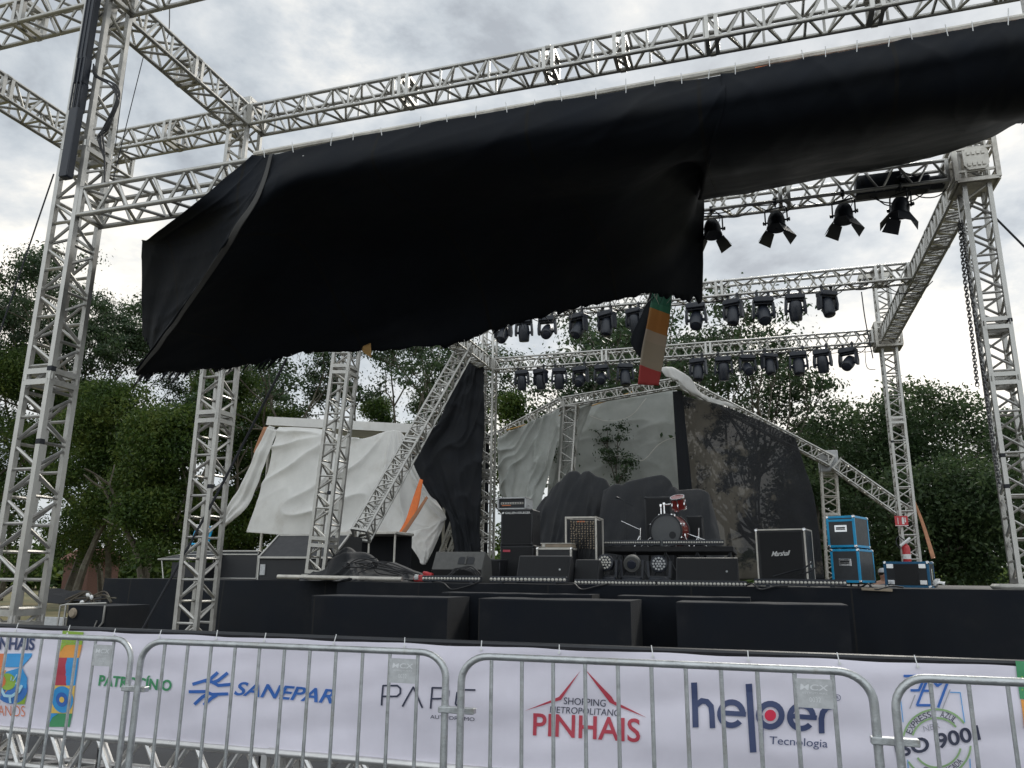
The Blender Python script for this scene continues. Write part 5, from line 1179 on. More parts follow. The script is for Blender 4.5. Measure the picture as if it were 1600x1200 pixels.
def deck_cables():
    r = random.Random(44)
    for u0, lab in ((690, 'black cable hanging over the stage edge left of the light bars'), (893, 'black cable hanging over the stage edge between two light bars'), (1172, 'black cable hanging over the stage edge near the guitar cabinet'), (1352, 'black cable straying along the stage edge below the blue cases')):
        pts = [aY(u0-30, 903, 11.0), aY(u0-8, 906, 10.72), aY(u0+4, 912, 10.56), aY(u0+16, 921, 10.5), aY(u0+40, 916, 10.52), aY(u0+58, 909, 10.62)]
        pts[0].z = pts[1].z = DZ+.012; pts[-1].z = DZ+.012
        mb = MB(); mb.pipe(spline(pts, 36), .011, 6); tag(mb.build('loose_cable', M['cable']), lab, 'cable')
deck_cables()
# ------------------------------------------------------------------ sponsor banner
BY = 5.25; BX0, BX1, BZ0, BZ1 = -8.2, 3.4, .415, 1.19
def rip(x, z):
    return .0045*noise.noise(Vector((x*2.2+z*5, z*8-x*2.5, 5)))+.003*noise.noise(Vector((x*6, z*3+x*3, 15)))+.024*noise.noise(Vector((x*1.1, z*1.6+x*.5, 3)))+.019*noise.noise(Vector((x*.7+z*2.2, z*4.5-x*.8, 9)))
def banner():
    t = thing('sponsor_banner', 'long white sponsor banner printed with coloured logos behind the barricades', 'banner', (-2, BY, BZ0))
    L = t.location; nx, nz = 420, 26; vs = []
    for j in range(nz+1):
        for i in range(nx+1):
            x = BX0+(BX1-BX0)*i/nx; z = BZ0+(BZ1-BZ0)*j/nz
            sag = .012*math.sin(x*7)*abs(math.sin(x*3.5)) if j == nz else 0
            vs.append((x-L.x, rip(x, z), z-L.z+sag*.5))
    w = nx+1; mb = MB(); mb.add(vs, [(j*w+i, j*w+i+1, (j+1)*w+i+1, (j+1)*w+i) for j in range(nz) for i in range(nx)])
    mb.build('vinyl_sheet', M['vinyl'], t, angle=180, fix=False)
    def XZ(u, v):
        p = aY(u, v, BY-.008); return p.x, p.z
    def put(nm, polys, mt, lift=.008, cut=.06):
        """polygons given as (x, z); cut into small pieces so the print follows the cloth"""
        bm = bmesh.new()
        for pl in polys:
            f = bm.faces.new([bm.verts.new((x, 0, z)) for x, z in pl])
        bmesh.ops.triangulate(bm, faces=bm.faces[:])
        for _ in range(4):
            es = [e for e in bm.edges if e.calc_length() > cut]
            if not es: break
            bmesh.ops.subdivide_edges(bm, edges=es, cuts=1); bmesh.ops.triangulate(bm, faces=bm.faces[:])
        for v_ in bm.verts:
            x, z = v_.co.x, v_.co.z; v_.co = (x-L.x, rip(x, z)-lift, z-L.z)
        bmesh.ops.recalc_face_normals(bm, faces=bm.faces)
        me = bpy.data.meshes.new(nm); bm.to_mesh(me); bm.free(); me.materials.append(mt)
        o = bpy.data.objects.new(nm, me); COL.objects.link(o); o.parent = t; return o
    def px(*pts): return [XZ(u, v) for u, v in pts]
    def stroke(pts, wd):            # px polyline -> quads (width in px) with round joins
        out = []
        for (a, b), (c, d) in zip(pts[:-1], pts[1:]):
            l = math.hypot(c-a, d-b) or 1; nx_, ny_ = -(d-b)/l*wd/2, (c-a)/l*wd/2; ex, ey = (c-a)/l*wd*.18, (d-b)/l*wd*.18
            out.append(px((a-ex+nx_, b-ey+ny_), (c+ex+nx_, d+ey+ny_), (c+ex-nx_, d+ey-ny_), (a-ex-nx_, b-ey-ny_)))
        return out
    def arc(cx, cz, r, a0, a1, wd, n=22, sx=1, sy=1):
        P = [(cx+r*sx*math.cos(R(a0+(a1-a0)*i/n)), cz-r*sy*math.sin(R(a0+(a1-a0)*i/n))) for i in range(n+1)]
        out = []
        for i in range(n):
            q = []
            for k, s in ((i, 1), (i+1, 1), (i+1, -1), (i, -1)):
                a = R(a0+(a1-a0)*k/n); rr = r+s*wd/2; q.append((cx+rr*sx*math.cos(a), cz-rr*sy*math.sin(a)))
            out.append(px(*q))
        return out
    def disc(cx, cz, r, n=30, sx=1, sy=1): return [px(*[(cx+r*sx*math.cos(2*math.pi*i/n), cz-r*sy*math.sin(2*math.pi*i/n)) for i in range(n)])]
    def word(s, c00, c10, c01, mt, bold=0, shear=0, nm='lettering', spacing=1):
        """corners in px: bottom left, bottom right, top left"""
        v, f = glyph_mesh(s, bold, shear, spacing); v = v[:, :2]-v[:, :2].min(0); v /= v.max(0)
        o, ex, ez = np.array(XZ(*c00)), np.array(XZ(*c10)), np.array(XZ(*c01))
        q = [o+(ex-o)*a+(ez-o)*b for a, b in v]
        put(nm, [[tuple(q[i]) for i in fc] for fc in f], mt)
    Z = lambda ox, oy, s: (lambda *pts: [(ox+x/s, oy+y/s) for x, y in pts])
    # --- left: anniversary logo and coloured column
    A = Z(0, 980, 5.454)
    word('PINHAIS', *A((-88, 190), (288, 197), (-84, 82)), M['p_navy'], bold=.03, shear=.06)
    put('emblem', [px(*A((-130, 225), (43, 225), (43, 340), (-10, 345), (-130, 340)))], M['p_redorange'])
    put('emblem', disc(*A((-30, 462))[0], 130/5.454)+[px(*A((-130, 560), (-30, 560), (10, 640), (-130, 640)))], M['p_orange'])
    put('emblem', [px(*A((48, 225), (272, 222), (268, 250), (200, 340), (48, 338)))], M['p_sky'], .0075)
    put('emblem', disc(*A((112, 515))[0], 136/5.454), M['p_mid'], .0085)
    put('emblem', [px(*A((205, 345), (245, 430), (240, 520), (120, 500), (60, 380), (200, 338)))], M['p_sky'], .010)
    put('emblem', disc(*A((80, 462))[0], 72/5.454), M['p_lime'], .0115)
    put('emblem', disc(*A((0, 455))[0], 66/5.454), M['p_redorange'], .0125)
    put('emblem', disc(*A((-5, 455))[0], 30/5.454), M['p_yellow'], .0135)
    put('emblem', stroke(A((20, 505), (60, 580), (120, 585), (180, 545), (205, 495)), 24/5.454)+stroke(A((105, 640), (104, 575)), 20/5.454)+stroke(A((130, 455), (150, 430), (165, 400)), 9/5.454)+stroke(A((112, 450), (118, 420)), 9/5.454)+stroke(A((150, 480), (190, 440)), 9/5.454), M['p_pale'], .0145)
    put('emblem', [px(*A((190, 600), (240, 560), (215, 655), (150, 655)))], M['p_lime'], .0075)
    word('ANOS', *A((-10, 752), (212, 762), (-6, 662)), M['p_redorange'], bold=-.012)
    put('pattern_block', [px(*A((534, 30), (712, 42), (690, 150), (515, 150)))], M['p_lime'])
    put('pattern_block', [px(*A((515, 151), (690, 151), (668, 262), (498, 258)))], M['p_orange'])
    put('pattern_block', [px(*A((516, 151), (565, 151), (540, 165), (512, 210)))], M['p_lime'], .010)
    put('pattern_block', [px(*A((497, 259), (572, 260), (560, 320), (556, 420), (565, 497), (458, 494)))], M['p_red'])
    put('pattern_block', [px(*A((573, 260), (667, 263), (637, 498), (566, 497), (556, 420), (560, 320)))], M['p_sky'])
    put('pattern_block', [px(*A((457, 495), (637, 499), (606, 738), (424, 733)))], M['p_yellow'])
    put('pattern_block', disc(*A((530, 617))[0], 90/5.454, sy=1.28), M['p_sky'], .010)
    put('pattern_block', disc(*A((525, 617))[0], 50/5.454, sy=1.25), M['p_blue'], .0115)
    put('pattern_block', disc(*A((525, 618))[0], 21/5.454, sy=1.2), M['p_yellow'], .013)
    put('pattern_block', [px(*A((424, 734), (606, 739), (588, 850), (408, 850)))], M['p_green'])
    put('pattern_block', [px(*A((424, 734), (490, 737), (440, 770), (410, 835)))], M['p_sky'], .010)
    put('pattern_block', sum([disc(*A((535+k*32, 126+k))[0], 1.1, 8) for k in range(5)], []), M['p_olive'], .011)
    word('PATROCÍNIO', *A((828, 500), (1466, 545), (842, 385)), M['p_green'], bold=.03)
    # --- wave logo and word
    B = Z(0, 940, 3.077)
    w_ = 15/3.077
    put('emblem', stroke(B((932, 396), (985, 380), (1020, 386), (1050, 403), (1108, 398)), w_)+stroke(B((985, 380), (1012, 372), (1045, 342)), w_)+stroke(B((1022, 390), (1050, 378), (1092, 344)), w_)
        + stroke(B((915, 432), (990, 432), (1020, 446), (1092, 444)), w_)+stroke(B((1005, 440), (975, 458), (938, 492)), w_)+stroke(B((1040, 450), (1015, 465), (982, 495)), w_), M['p_blue'])
    word('SANEPAR', *B((1120, 450), (1600, 492), (1142, 384)), M['p_blue'], bold=.018, shear=.16)
    # --- thin lettered logo
    Cc = Z(480, 940, 2.7586); w_ = 7.5/2.7586
    put('lettering', stroke(Cc((322, 446), (327, 362), (388, 362), (402, 374), (402, 396), (388, 408), (326, 408)), w_)+stroke(Cc((412, 451), (458, 368), (499, 456)), w_)
        + stroke(Cc((535, 459), (540, 371), (598, 372), (612, 385), (611, 405), (596, 417), (538, 418)), w_)+stroke(Cc((592, 418), (617, 460)), w_)
        + stroke(Cc((726, 380), (665, 379), (648, 392), (642, 440), (660, 462), (722, 466)), w_), M['p_ink'])
    word('AUTÓDROMO', *Cc((532, 503), (722, 515), (533, 483)), M['p_ink'])
    # --- pointed roof logo
    put('emblem', [px(*Cc((1177, 298), (1092, 425), (1060, 433), (937, 471), (1060, 422), (1085, 410))), px(*Cc((1193, 287), (1312, 412), (1322, 431), (1463, 500), (1325, 448), (1302, 436)))], M['p_red'])
    word('SHOPPING', *Cc((1104, 443), (1284, 455), (1106, 413)), M['p_ink'])
    word('METROPOLITANO', *Cc((1044, 480), (1348, 496), (1047, 452)), M['p_ink'])
    word('PINHAIS', *Cc((972, 578), (1436, 607), (974, 480)), M['p_red'], bold=.012)
    # --- rounded dark blue word with a red dot
    D = Z(1060, 1030, 4.706); k = 1/4.706
    put('lettering', stroke(D((116, 178), (128, 490)), 44*k)+stroke(D((140, 330), (172, 305), (210, 312), (240, 345), (247, 400), (252, 496)), 40*k)
        + arc(*D((390, 400))[0], 84*k, -2, 318, 42*k)+stroke(D((322, 392), (490, 404)), 36*k)
        + stroke(D((518, 190), (550, 674)), 48*k)
        + arc(*D((676, 412))[0], 84*k, 0, 360, 44*k)+stroke(D((606, 420), (613, 668)), 34*k)
        + arc(*D((905, 425))[0], 86*k, -2, 318, 42*k)+stroke(D((836, 418), (1012, 432)), 36*k)
        + stroke(D((1055, 540), (1052, 440), (1062, 392), (1092, 356), (1136, 346)), 42*k), M['p_navy'])
    put('red_dot', disc(*D((676, 412))[0], 42*k), M['p_dot'], .010)
    word('Tecnologia', *D((668, 640), (1096, 668), (672, 566)), M['p_navy'])
    put('lettering', arc(*D((1170, 283))[0], 22*k, 0, 360, 4*k), M['p_navy']); word('R', *D((1161, 294), (1180, 295), (1161, 272)), M['p_navy'])
    # --- certificate logo
    E_ = Z(1370, 1020, 6.665); k = 1/6.665
    put('emblem', stroke(E_((283, 241), (505, 241), (440, 392), (358, 392)), 26*k)+stroke(E_((700, 250), (540, 245), (420, 546), (572, 546)), 26*k)+stroke(E_((480, 395), (560, 397)), 24*k)
        + stroke(E_((568, 262), (632, 346), (760, 252), (640, 565)), 28*k), M['p_blue'])
    put('emblem', stroke(E_((298, 396), (240, 398), (275, 722)), 9*k)+stroke(E_((765, 411), (872, 416), (912, 722)), 9*k)+stroke(E_((318, 1110), (325, 1260)), 9*k)+stroke(E_((965, 1100), (975, 1260)), 9*k), M['p_sky'])
    put('emblem', stroke(E_((400, 440), (345, 580)), 12*k)+stroke(E_((765, 385), (685, 580)), 12*k), M['p_grey'])
    cx, cz = E_((622, 940))[0]
    put('emblem', arc(cx, cz, 352*k, 36, 168, 20*k)+arc(cx, cz, 262*k, 40, 162, 20*k)+arc(cx, cz, 352*k, 212, 356, 20*k)+arc(cx, cz, 250*k, 216, 348, 20*k), M['p_olive'])
    def around(s, r, a0, a1, h, flip=False):
        n = len(s)
        for i, ch in enumerate(s):
            if ch == ' ': continue
            a = a0+(a1-a0)*(i/(n-1)); ca, sa = math.cos(R(a)), math.sin(R(a))
            wd = h*(.62 if ch != 'I' else .14); p = (cx+r*ca, cz-r*sa)
            tx, ty = (sa, ca) if not flip else (-sa, -ca); ux, uy = (ca, -sa) if not flip else (-ca, sa)
            word(ch, (p[0]-tx*wd/2-ux*h/2, p[1]-ty*wd/2-uy*h/2), (p[0]+tx*wd/2-ux*h/2, p[1]+ty*wd/2-uy*h/2), (p[0]-tx*wd/2+ux*h/2, p[1]-ty*wd/2+uy*h/2), M['p_ink'])
    around('EXPRESSO AZUL', 306*k, 157, 52, 64*k); around('CERTIFICADA', 300*k, 245, 322, 64*k, True)
    word('NBR', *E_((492, 822), (660, 782), (478, 762)), M['p_grey'])
    word('ISO 9001', *E_((205, 1092), (1085, 905), (172, 938)), M['p_ink'], bold=.022)
    # --- right end: coloured column again
    put('pattern_block', [px((1588, 1033), (1640, 1036), (1640, 1095), (1594, 1092))], M['p_green']); put('pattern_block', [px((1595, 1093), (1640, 1096), (1640, 1140), (1600, 1138))], M['p_orange'])
    put('pattern_block', sum([disc(1598+8*(q % 3), 1058+10*(q//3), 1.2, 8) for q in range(9)], []), M['p_lime'], .010)
    # ties and eyelets along both edges
    mb = MB(); r = random.Random(5)
    x = BX0+.2
    while x < BX1:
        for z, s in ((BZ1-.02, 1), (BZ0+.015, -1)):
            q = Vector((x-L.x+r.uniform(-.03, .03), rip(x, z)-.006, z-L.z))
            mb.lathe([(.009, 0), (.009, .004)], q, (0, -1, 0), 8); mb.tube(q, q+Vector((r.uniform(-.012, .012), .02, s*(.045+r.random()*.02))), .0035, 5)
        x += .52+r.uniform(-.1, .1)
    mb.build('eyelet_ties', M['white'], t)
    mb = MB(); mb.tube((BX0-L.x, .07, BZ1-L.z+.012), (BX1-L.x, .07, BZ1-L.z+.012), .02, 8)
    for x in np.arange(BX0+.3, BX1, 1.45): mb.tube((x-L.x, .07, -L.z), (x-L.x, .07, BZ1-L.z), .018, 8)
    mb.build('support_rail', M['black_metal'], t)
banner()
# ------------------------------------------------------------------ barricades
def barricade():
    t = thing('crowd_barricade', 'x', 'barricade', (0, 0, 0), 0, 'crowd barricades in front of the banner'); w, h, rc, r = 2.0, 1.185, .15, .0205
    pts = [Vector((0, 0, .0)), Vector((0, 0, .5)), Vector((0, 0, h-rc))]
    for k in range(1, 8): a = math.pi/2*k/8; pts.append(Vector((rc-rc*math.cos(a), 0, h-rc+rc*math.sin(a))))
    pts += [Vector((rc, 0, h)), Vector((w/2, 0, h)), Vector((w-rc, 0, h))]
    for k in range(1, 8): a = math.pi/2*k/8; pts.append(Vector((w-rc+rc*math.sin(a), 0, h-rc+rc*math.cos(a))))
    pts += [Vector((w, 0, h-rc)), Vector((w, 0, .5)), Vector((w, 0, 0))]
    mb = MB(); mb.pipe(pts, r, 12); mb.build('hoop_frame', M['galv'], t)
    mb = MB(); mb.tube((0, 0, .17), (w, 0, .17), .017, 10); mb.build('lower_rail', M['galv'], t)
    for i in range(11):
        x = w*(i+1)/12; mb = MB(); mb.tube((x, 0, .17), (x, 0, h-.01), .0105, 8); mb.build('bar', M['galv'], t)
    for x in (.25, w-.25):
        mb = MB(); mb.box((x, 0, .012), (.05, .6, .012)); mb.tube((x, 0, .01), (x, 0, .17), .018, 8); mb.build('foot', M['galv'], t)
    mb = MB(); x0, x1 = w*10/12, w*11/12; mb.box(((x0+x1)/2, -.006, h-.115), (x1-x0, .004, .145)); p = mb.build('name_plate', M['plate'], t, smooth=False)
    text_on('plate_lettering', 'MCX', (x0+.02, -.0095, h-.10), (1, 0, 0), (0, 0, 1), .125, .03, M['plateink'], p, bold=.012, shear=.1)
    text_on('plate_lettering', 'ESTRUTURAS', (x0+.03, -.0095, h-.118), (1, 0, 0), (0, 0, 1), .108, .009, M['plateink'], p)
    text_on('plate_lettering', '0032', (x0+.058, -.0095, h-.158), (1, 0, 0), (0, 0, 1), .05, .024, M['plateink'], p)
    mb = MB(); mb.box((w+.07, -.004, .86), (.20, .055, .035), bev=.004); mb.build('coupling', M['galv'], t, smooth=False)
    return t
bc = barricade()
def bx(u, v, Y): return aY(u, v, Y).x
xs = [(bx(212, 1100, 4.76), 4.76, 1.0, 'galvanised barricade in front of the blue wave logo and the thin lettered logo'), (bx(720.5, 1080, 4.66), 4.66, 1.0, 'galvanised barricade in front of the red pointed roof logo and the rounded dark blue word'),
      (0, 4.9, 1.0, 'galvanised barricade at the left edge in front of the coloured anniversary logo'), (bx(1397, 1080, 4.5), 4.5, 1.0, 'galvanised barricade at the right edge in front of the green ringed certificate logo')]
xs[2] = (bx(201, 1060, 4.8)-2.0, 4.8, 1.0, xs[2][3])
for i, (x, y, s, lab) in enumerate(xs):
    o = bc if i == 0 else copy_tree(bc)
    o.location = (x, y, 0); o['label'] = lab; o.scale = (1, 1, 1)
    if i < 2:
        wq = (bx(696, 1080, y) if i == 0 else bx(1364, 1080, y))-x; o.scale = (wq/2.0, 1, 1)

# ------------------------------------------------------------------ background at left
def stall():
    Y = 8.9; a, b = aY(97, 990, Y), aY(166, 946, Y)
    t = thing('equipment_stall', 'dark low stall with pale metal edges left of the stage skirt', 'stall', ((a.x+b.x)/2, Y, 0)); w = b.x-a.x; h = b.z
    mb = MB(); mb.box((.04, .4, h/2), (w-.03, .8, h-.02)); mb.build('dark_panel', M['skirt'], t, smooth=False)
    mb = MB()
    mb.tube((-w/2, 0, h), (w/2, 0, h+.03), .014, 6); mb.tube((-w/2, 0, 0), (-w/2, 0, h), .014, 6); mb.tube((-w/2-.1, 0, 0), (-w/2-.1, .0, h-.02), .012, 6); mb.tube((-w/2-.1, 0, h-.02), (-w/2, 0, h), .012, 6)
    mb.tube((w*.1, -.02, .5), (w*.35, -.02, h-.2), .01, 6); mb.pipe([(w/2, -.02, h), (w/2, -.02, h-.22), (w/2-.07, -.02, h-.3), (w/2+.0, -.02, h-.44), (w/2-.08, -.02, h-.5)], .015, 6); mb.build('edging', M['alu'], t)
    mb = MB(); mb.lathe([(.07, 0), (.05, .03)], (-w/2+.16, -.02, h-.11), (0, -1, 0), 12); mb.build('knob', M['wood'], t)
    t = thing('grey_panel', 'plain grey panel standing between the front tower and the dark stall', 'panel', tuple(aY(82, 990, 9.3))); t.location.z = 0
    hh = aY(82, 964, 9.3).z; mb = MB(); mb.box((0, 0, hh/2), (.42, .04, hh), bev=.004); mb.build('panel_sheet', M['plate'], t, smooth=False)
    mb = MB(); r = random.Random(6)
    for k in range(9):
        p = aY(r.uniform(118, 160), 944, 9.4); mb.pipe(spline([p+Vector((-.2, 0, r.uniform(-.02, .1))), p+Vector((0, .1, r.uniform(.05, .2))), p+Vector((.25, 0, r.uniform(-.02, .15)))], 10), .012, 5)
    t = thing('junk_heap', 'heap of dark twigs and scraps with white rags on top of the stall', 'heap', tuple(aY(138, 944, 9.4)))
    mb.rel(t).build('twigs', M['bark'], t)
    mb = MB()
    for dx, dz in ((-.02, .03), (.07, .13), (.14, .1)): mb.box((dx, -.1, dz), (.07, .05, .05), Matrix.Rotation(dx*9, 3, 'Y'), bev=.02)
    mb.build('rags', M['white'], t)
    # fallen dark sheet on the grass, far shed
    p = aY(140, 916, 26); t = thing('brick_shed', 'small reddish brick shed far away under the trees', 'shed', (aY(142, 900, 50).x, 50, 0))
    mb = MB(); mb.box((0, 0, 1.3), (2.4, 3, 2.6)); mb.build('wall', mat('brick', (.12, .06, .045), .85, 0, .3, 9, .2, 40), t, smooth=False)
    mb = MB(); mb.prism([(-1.5, -1.9, 2.6), (-1.5, 1.9, 2.6), (-1.5, 0, 3.5)], (3.0, 0, 0)); mb.build('roof', mat('roof_tiles', (.16, .07, .05), .8, 0, .3, 20), t, smooth=False)
    mb = MB(); mb.box((.3, -1.505, 1.0), (.9, .02, 2.0)); mb.build('door', M['bark'], t, smooth=False)
    tag(sheet('dark_tarp', [[(60, 925, 16), (120, 922, 16), (170, 932, 15)], [(60, 940, 13), (120, 940, 13), (175, 945, 12.5)]], 20, 10, M['blackcloth'], None, wrinkle=.15, wf=1.5), 'dark tarp spread on the grass beyond the left towers', 'tarp')
stall()
# person behind the stage, seen only from the forehead down to the chin
def person():
    p = aY(1381, 908, 21.3); t = thing('person', 'person in a grey cap whose head shows between the blue flight cases', 'person', (p.x, 21.3, 0)); top = aY(1381, 888.5, 21.3).z; k = top/1.76
    J = {'pel': (0, 0, .95, .15), 'waist': (0, 0, 1.1, .135), 'chest': (0, -.01, 1.32, .16), 'neck': (0, 0, 1.5, .062), 'chin': (0, -.02, 1.56, .07), 'head': (0, -.01, 1.65, .098),
         'shl': (-.19, 0, 1.42, .07), 'ell': (-.25, .02, 1.14, .05), 'wrl': (-.24, -.08, .9, .034), 'shr': (.19, 0, 1.42, .07), 'elr': (.25, .02, 1.14, .05), 'wrr': (.24, -.08, .9, .034),
         'hpl': (-.1, 0, .9, .1), 'knl': (-.11, -.02, .5, .065), 'anl': (-.12, .02, .09, .045), 'tol': (-.13, -.14, .04, .04), 'hpr': (.1, 0, .9, .1), 'knr': (.11, -.02, .5, .065), 'anr': (.12, .02, .09, .045), 'tor': (.13, -.14, .04, .04)}
    E = [('pel', 'waist'), ('waist', 'chest'), ('chest', 'neck'), ('neck', 'chin'), ('chin', 'head'), ('chest', 'shl'), ('shl', 'ell'), ('ell', 'wrl'), ('chest', 'shr'), ('shr', 'elr'), ('elr', 'wrr'), ('pel', 'hpl'), ('hpl', 'knl'), ('knl', 'anl'), ('anl', 'tol'), ('pel', 'hpr'), ('hpr', 'knr'), ('knr', 'anr'), ('anr', 'tor')]
    for sgn, wn in ((-1, 'wrl'), (1, 'wrr')):
        w = J[wn]; J[wn+'p'] = (w[0], w[1]-.03, w[2]-.08, .036); E.append((wn, wn+'p'))
        for q, (dx, ln) in enumerate(((-.03, .07), (-.01, .085), (.01, .08), (.03, .065))):
            J[f'{wn}f{q}'] = (w[0]+dx*.9, w[1]-.05, w[2]-.08-ln, .0095); E.append((wn+'p', f'{wn}f{q}'))
        J[wn+'t'] = (w[0]-sgn*.05, w[1]-.06, w[2]-.11, .011); E.append((wn+'p', wn+'t'))
    names = list(J); me = bpy.data.meshes.new('body'); me.from_pydata([tuple(c*k for c in J[n][:3]) for n in names], [(names.index(a), names.index(b)) for a, b in E], [])
    o = bpy.data.objects.new('body', me); COL.objects.link(o); o.parent = t
    md = o.modifiers.new('Skin', 'SKIN'); 
    for i, n in enumerate(names): me.skin_vertices[0].data[i].radius = (J[n][3]*k,)*2
    me.skin_vertices[0].data[0].use_root = True
    sb = o.modifiers.new('Sub', 'SUBSURF'); sb.levels = sb.render_levels = 2
    me.materials.append(M['skin'])
    c = Vector((0, -.01, 1.65))*k
    mb = MB(); mb.lathe([(.0, .105), (.06, .10), (.098, .065), (.112, .015), (.114, -.005), (.108, -.006)], c+Vector((0, .005, .03)), (0, .15, 1), 20); mb.prism([c+Vector((x, y, .03)) for x, y in ((-.085, -.08), (-.07, -.15), (-.03, -.175), (.03, -.175), (.07, -.15), (.085, -.08))], (0, 0, .008)); mb.build('cap', M['capcloth'], t)
    mb = MB(); mb.lathe([(.085, -.06), (.108, -.03), (.112, .02)], c+Vector((0, .018, .01)), (0, .3, 1), 18); mb.build('hair', M['hair'], t)
    mb = MB()
    for s in (-1, 1): mb.lathe([(.004, .008), (.013, .004), (.013, -.004)], c+Vector((s*.035, -.1, -.005)), (0, -1, 0), 10); 
    mb.build('eyes', M['hair'], t)
    mb = MB(); mb.prism([c+Vector((-.014, -.098, -.045)), c+Vector((.014, -.098, -.045)), c+Vector((.006, -.098, .0)), c+Vector((-.006, -.098, .0))], (0, -.022, -.004)); mb.build('nose', M['skin'], t)
    mb = MB(); mb.tube(c+Vector((-.025, -.094, -.068)), c+Vector((.025, -.094, -.068)), .006, 6); mb.build('mouth', M['p_red'], t)
    mb = MB()
    for s in (-1, 1): mb.lathe([(.005, .012), (.025, .006), (.022, -.008)], c+Vector((s*.1, .01, -.01)), (s, 0, 0), 10)
    mb.build('ears', M['skin'], t)
    mb = MB()
    mb.lathe([(.15, -.1), (.17, .1), (.185, .3), (.20, .42), (.17, .5), (.075, .535)], Vector((0, 0, .95*k)), (0, 0, 1), 22)
    for s in (-1, 1): mb.pipe([Vector(J['shl' if s < 0 else 'shr'][:3])*k, (Vector(J['shl' if s < 0 else 'shr'][:3])*.45+Vector(J['ell' if s < 0 else 'elr'][:3])*.55)*k], [.088, .075], 12)
    mb.build('shirt', M['shirt'], t)
    mb = MB(); mb.lathe([(.17, .86), (.172, 1.0)], (0, 0, 0), (0, 0, 1), 20)
    for s in 'lr': mb.pipe([Vector(J['hp'+s][:3])*k, Vector(J['kn'+s][:3])*k, Vector(J['an'+s][:3])*k], [.115, .085, .07], 12)
    mb.build('trousers', M['hair'], t)
person()

# ------------------------------------------------------------------ trees
def leaf_mesh(name, cen, size, mt, seed, parent, droop=.2):
    r = np.random.default_rng(seed); n = len(cen)
    nr = r.normal(size=(n, 3)); nr[:, 2] += .35; nr /= np.linalg.norm(nr, axis=1)[:, None]
    a = r.normal(size=(n, 3)); a -= nr*(a*nr).sum(1)[:, None]; a /= np.linalg.norm(a, axis=1)[:, None]; b = np.cross(nr, a)
    s = size*(.6+.8*r.random(n))[:, None]
    P = np.stack([cen-a*s*.5, cen+b*s*.26+nr*s*.05, cen+a*s*.55, cen-b*s*.26+nr*s*.05], 1).reshape(-1, 3)
    me = bpy.data.meshes.new(name); me.vertices.add(4*n); me.vertices.foreach_set('co', P.astype(np.float32).ravel())
    me.loops.add(4*n); me.loops.foreach_set('vertex_index', np.arange(4*n, dtype=np.int32)); me.polygons.add(n)
    me.polygons.foreach_set('loop_start', np.arange(0, 4*n, 4, dtype=np.int32)); me.update(calc_edges=True); me.validate()
    me.materials.append(mt); o = bpy.data.objects.new(name, me); COL.objects.link(o); o.parent = parent; return o
def grow(mb, tips, p, d, ln, r, depth, rg, spread=.6, up=.15, kids=(2, 3), taper=.62, shrink=.74):
    q = p; dd = d.normalized(); pts = [p.copy()]; rad = [r]
    for k in range(3):
        dd = (dd+Vector((rg.gauss(0, .13), rg.gauss(0, .13), rg.gauss(.02, .08)))).normalized(); q = q+dd*ln/3; pts.append(q.copy()); rad.append(r*(1-(1-taper)*(k+1)/3))
    mb.pipe(pts, rad, 6 if depth > 1 else 4)
    if depth <= 2: tips.append((q.copy(), ln, depth)); 
    if depth <= 1: tips.append(((pts[1]+pts[2])/2, ln*.7, depth))
    if depth <= 0: return
    n = rg.randint(*kids)
    for i in range(n):
        az = 2*math.pi*(i+rg.random()*.7)/n; e1, e2 = perp(dd)
        nd = (dd*math.cos(spread)+(e1*math.cos(az)+e2*math.sin(az))*math.sin(spread)*rg.uniform(.8, 1.25)+Vector((0, 0, up))).normalized()
        grow(mb, tips, q, nd, ln*shrink*rg.uniform(.8, 1.15), r*taper, depth-1, rg, spread, up, kids, taper, shrink)
def airy_tree(label, u, Y, vtop, seed, leaf=.16, per=95, dens=1.0, trunk=.35, lean=(0, 0), depth=5, spread=.55, mt='leaf_airy', group='thin crowned trees behind the stage', r0=.2, cl=1.0):
    rg = random.Random(seed); b = aY(u, 900, Y); top = aY(u, vtop, Y).z
    t = thing('tall_tree', label, 'tree', (b.x, Y, 0), 0, group); mb = MB(); tips = []
    L0 = top*trunk; grow(mb, tips, Vector((0, 0, -.05)), Vector((lean[0], lean[1], 1)), L0, r0, depth, rg, spread)
    zs = max(q[0].z for q in tips); k = (top-.3)/zs
    mb.v = [(x*(.5+.5*k), y*(.5+.5*k), z*k) for x, y, z in mb.v]; mb.build('trunk', M['bark'], t)
    r = np.random.default_rng(seed); C = []
    for q, ln, dp in tips:
        if rg.random() > dens: continue
        c = np.array((q.x*(.5+.5*k), q.y*(.5+.5*k), q.z*k)); m_ = max(4, int(per*rg.uniform(.4, 1.5)*(1 if dp == 0 else .5)))
        C.append(c+r.normal(size=(m_, 3))*np.array((.33, .33, .13))*min(1.5, .55+ln*.5)*cl)
    leaf_mesh('crown', np.concatenate(C), leaf, M[mt], seed, t); return t
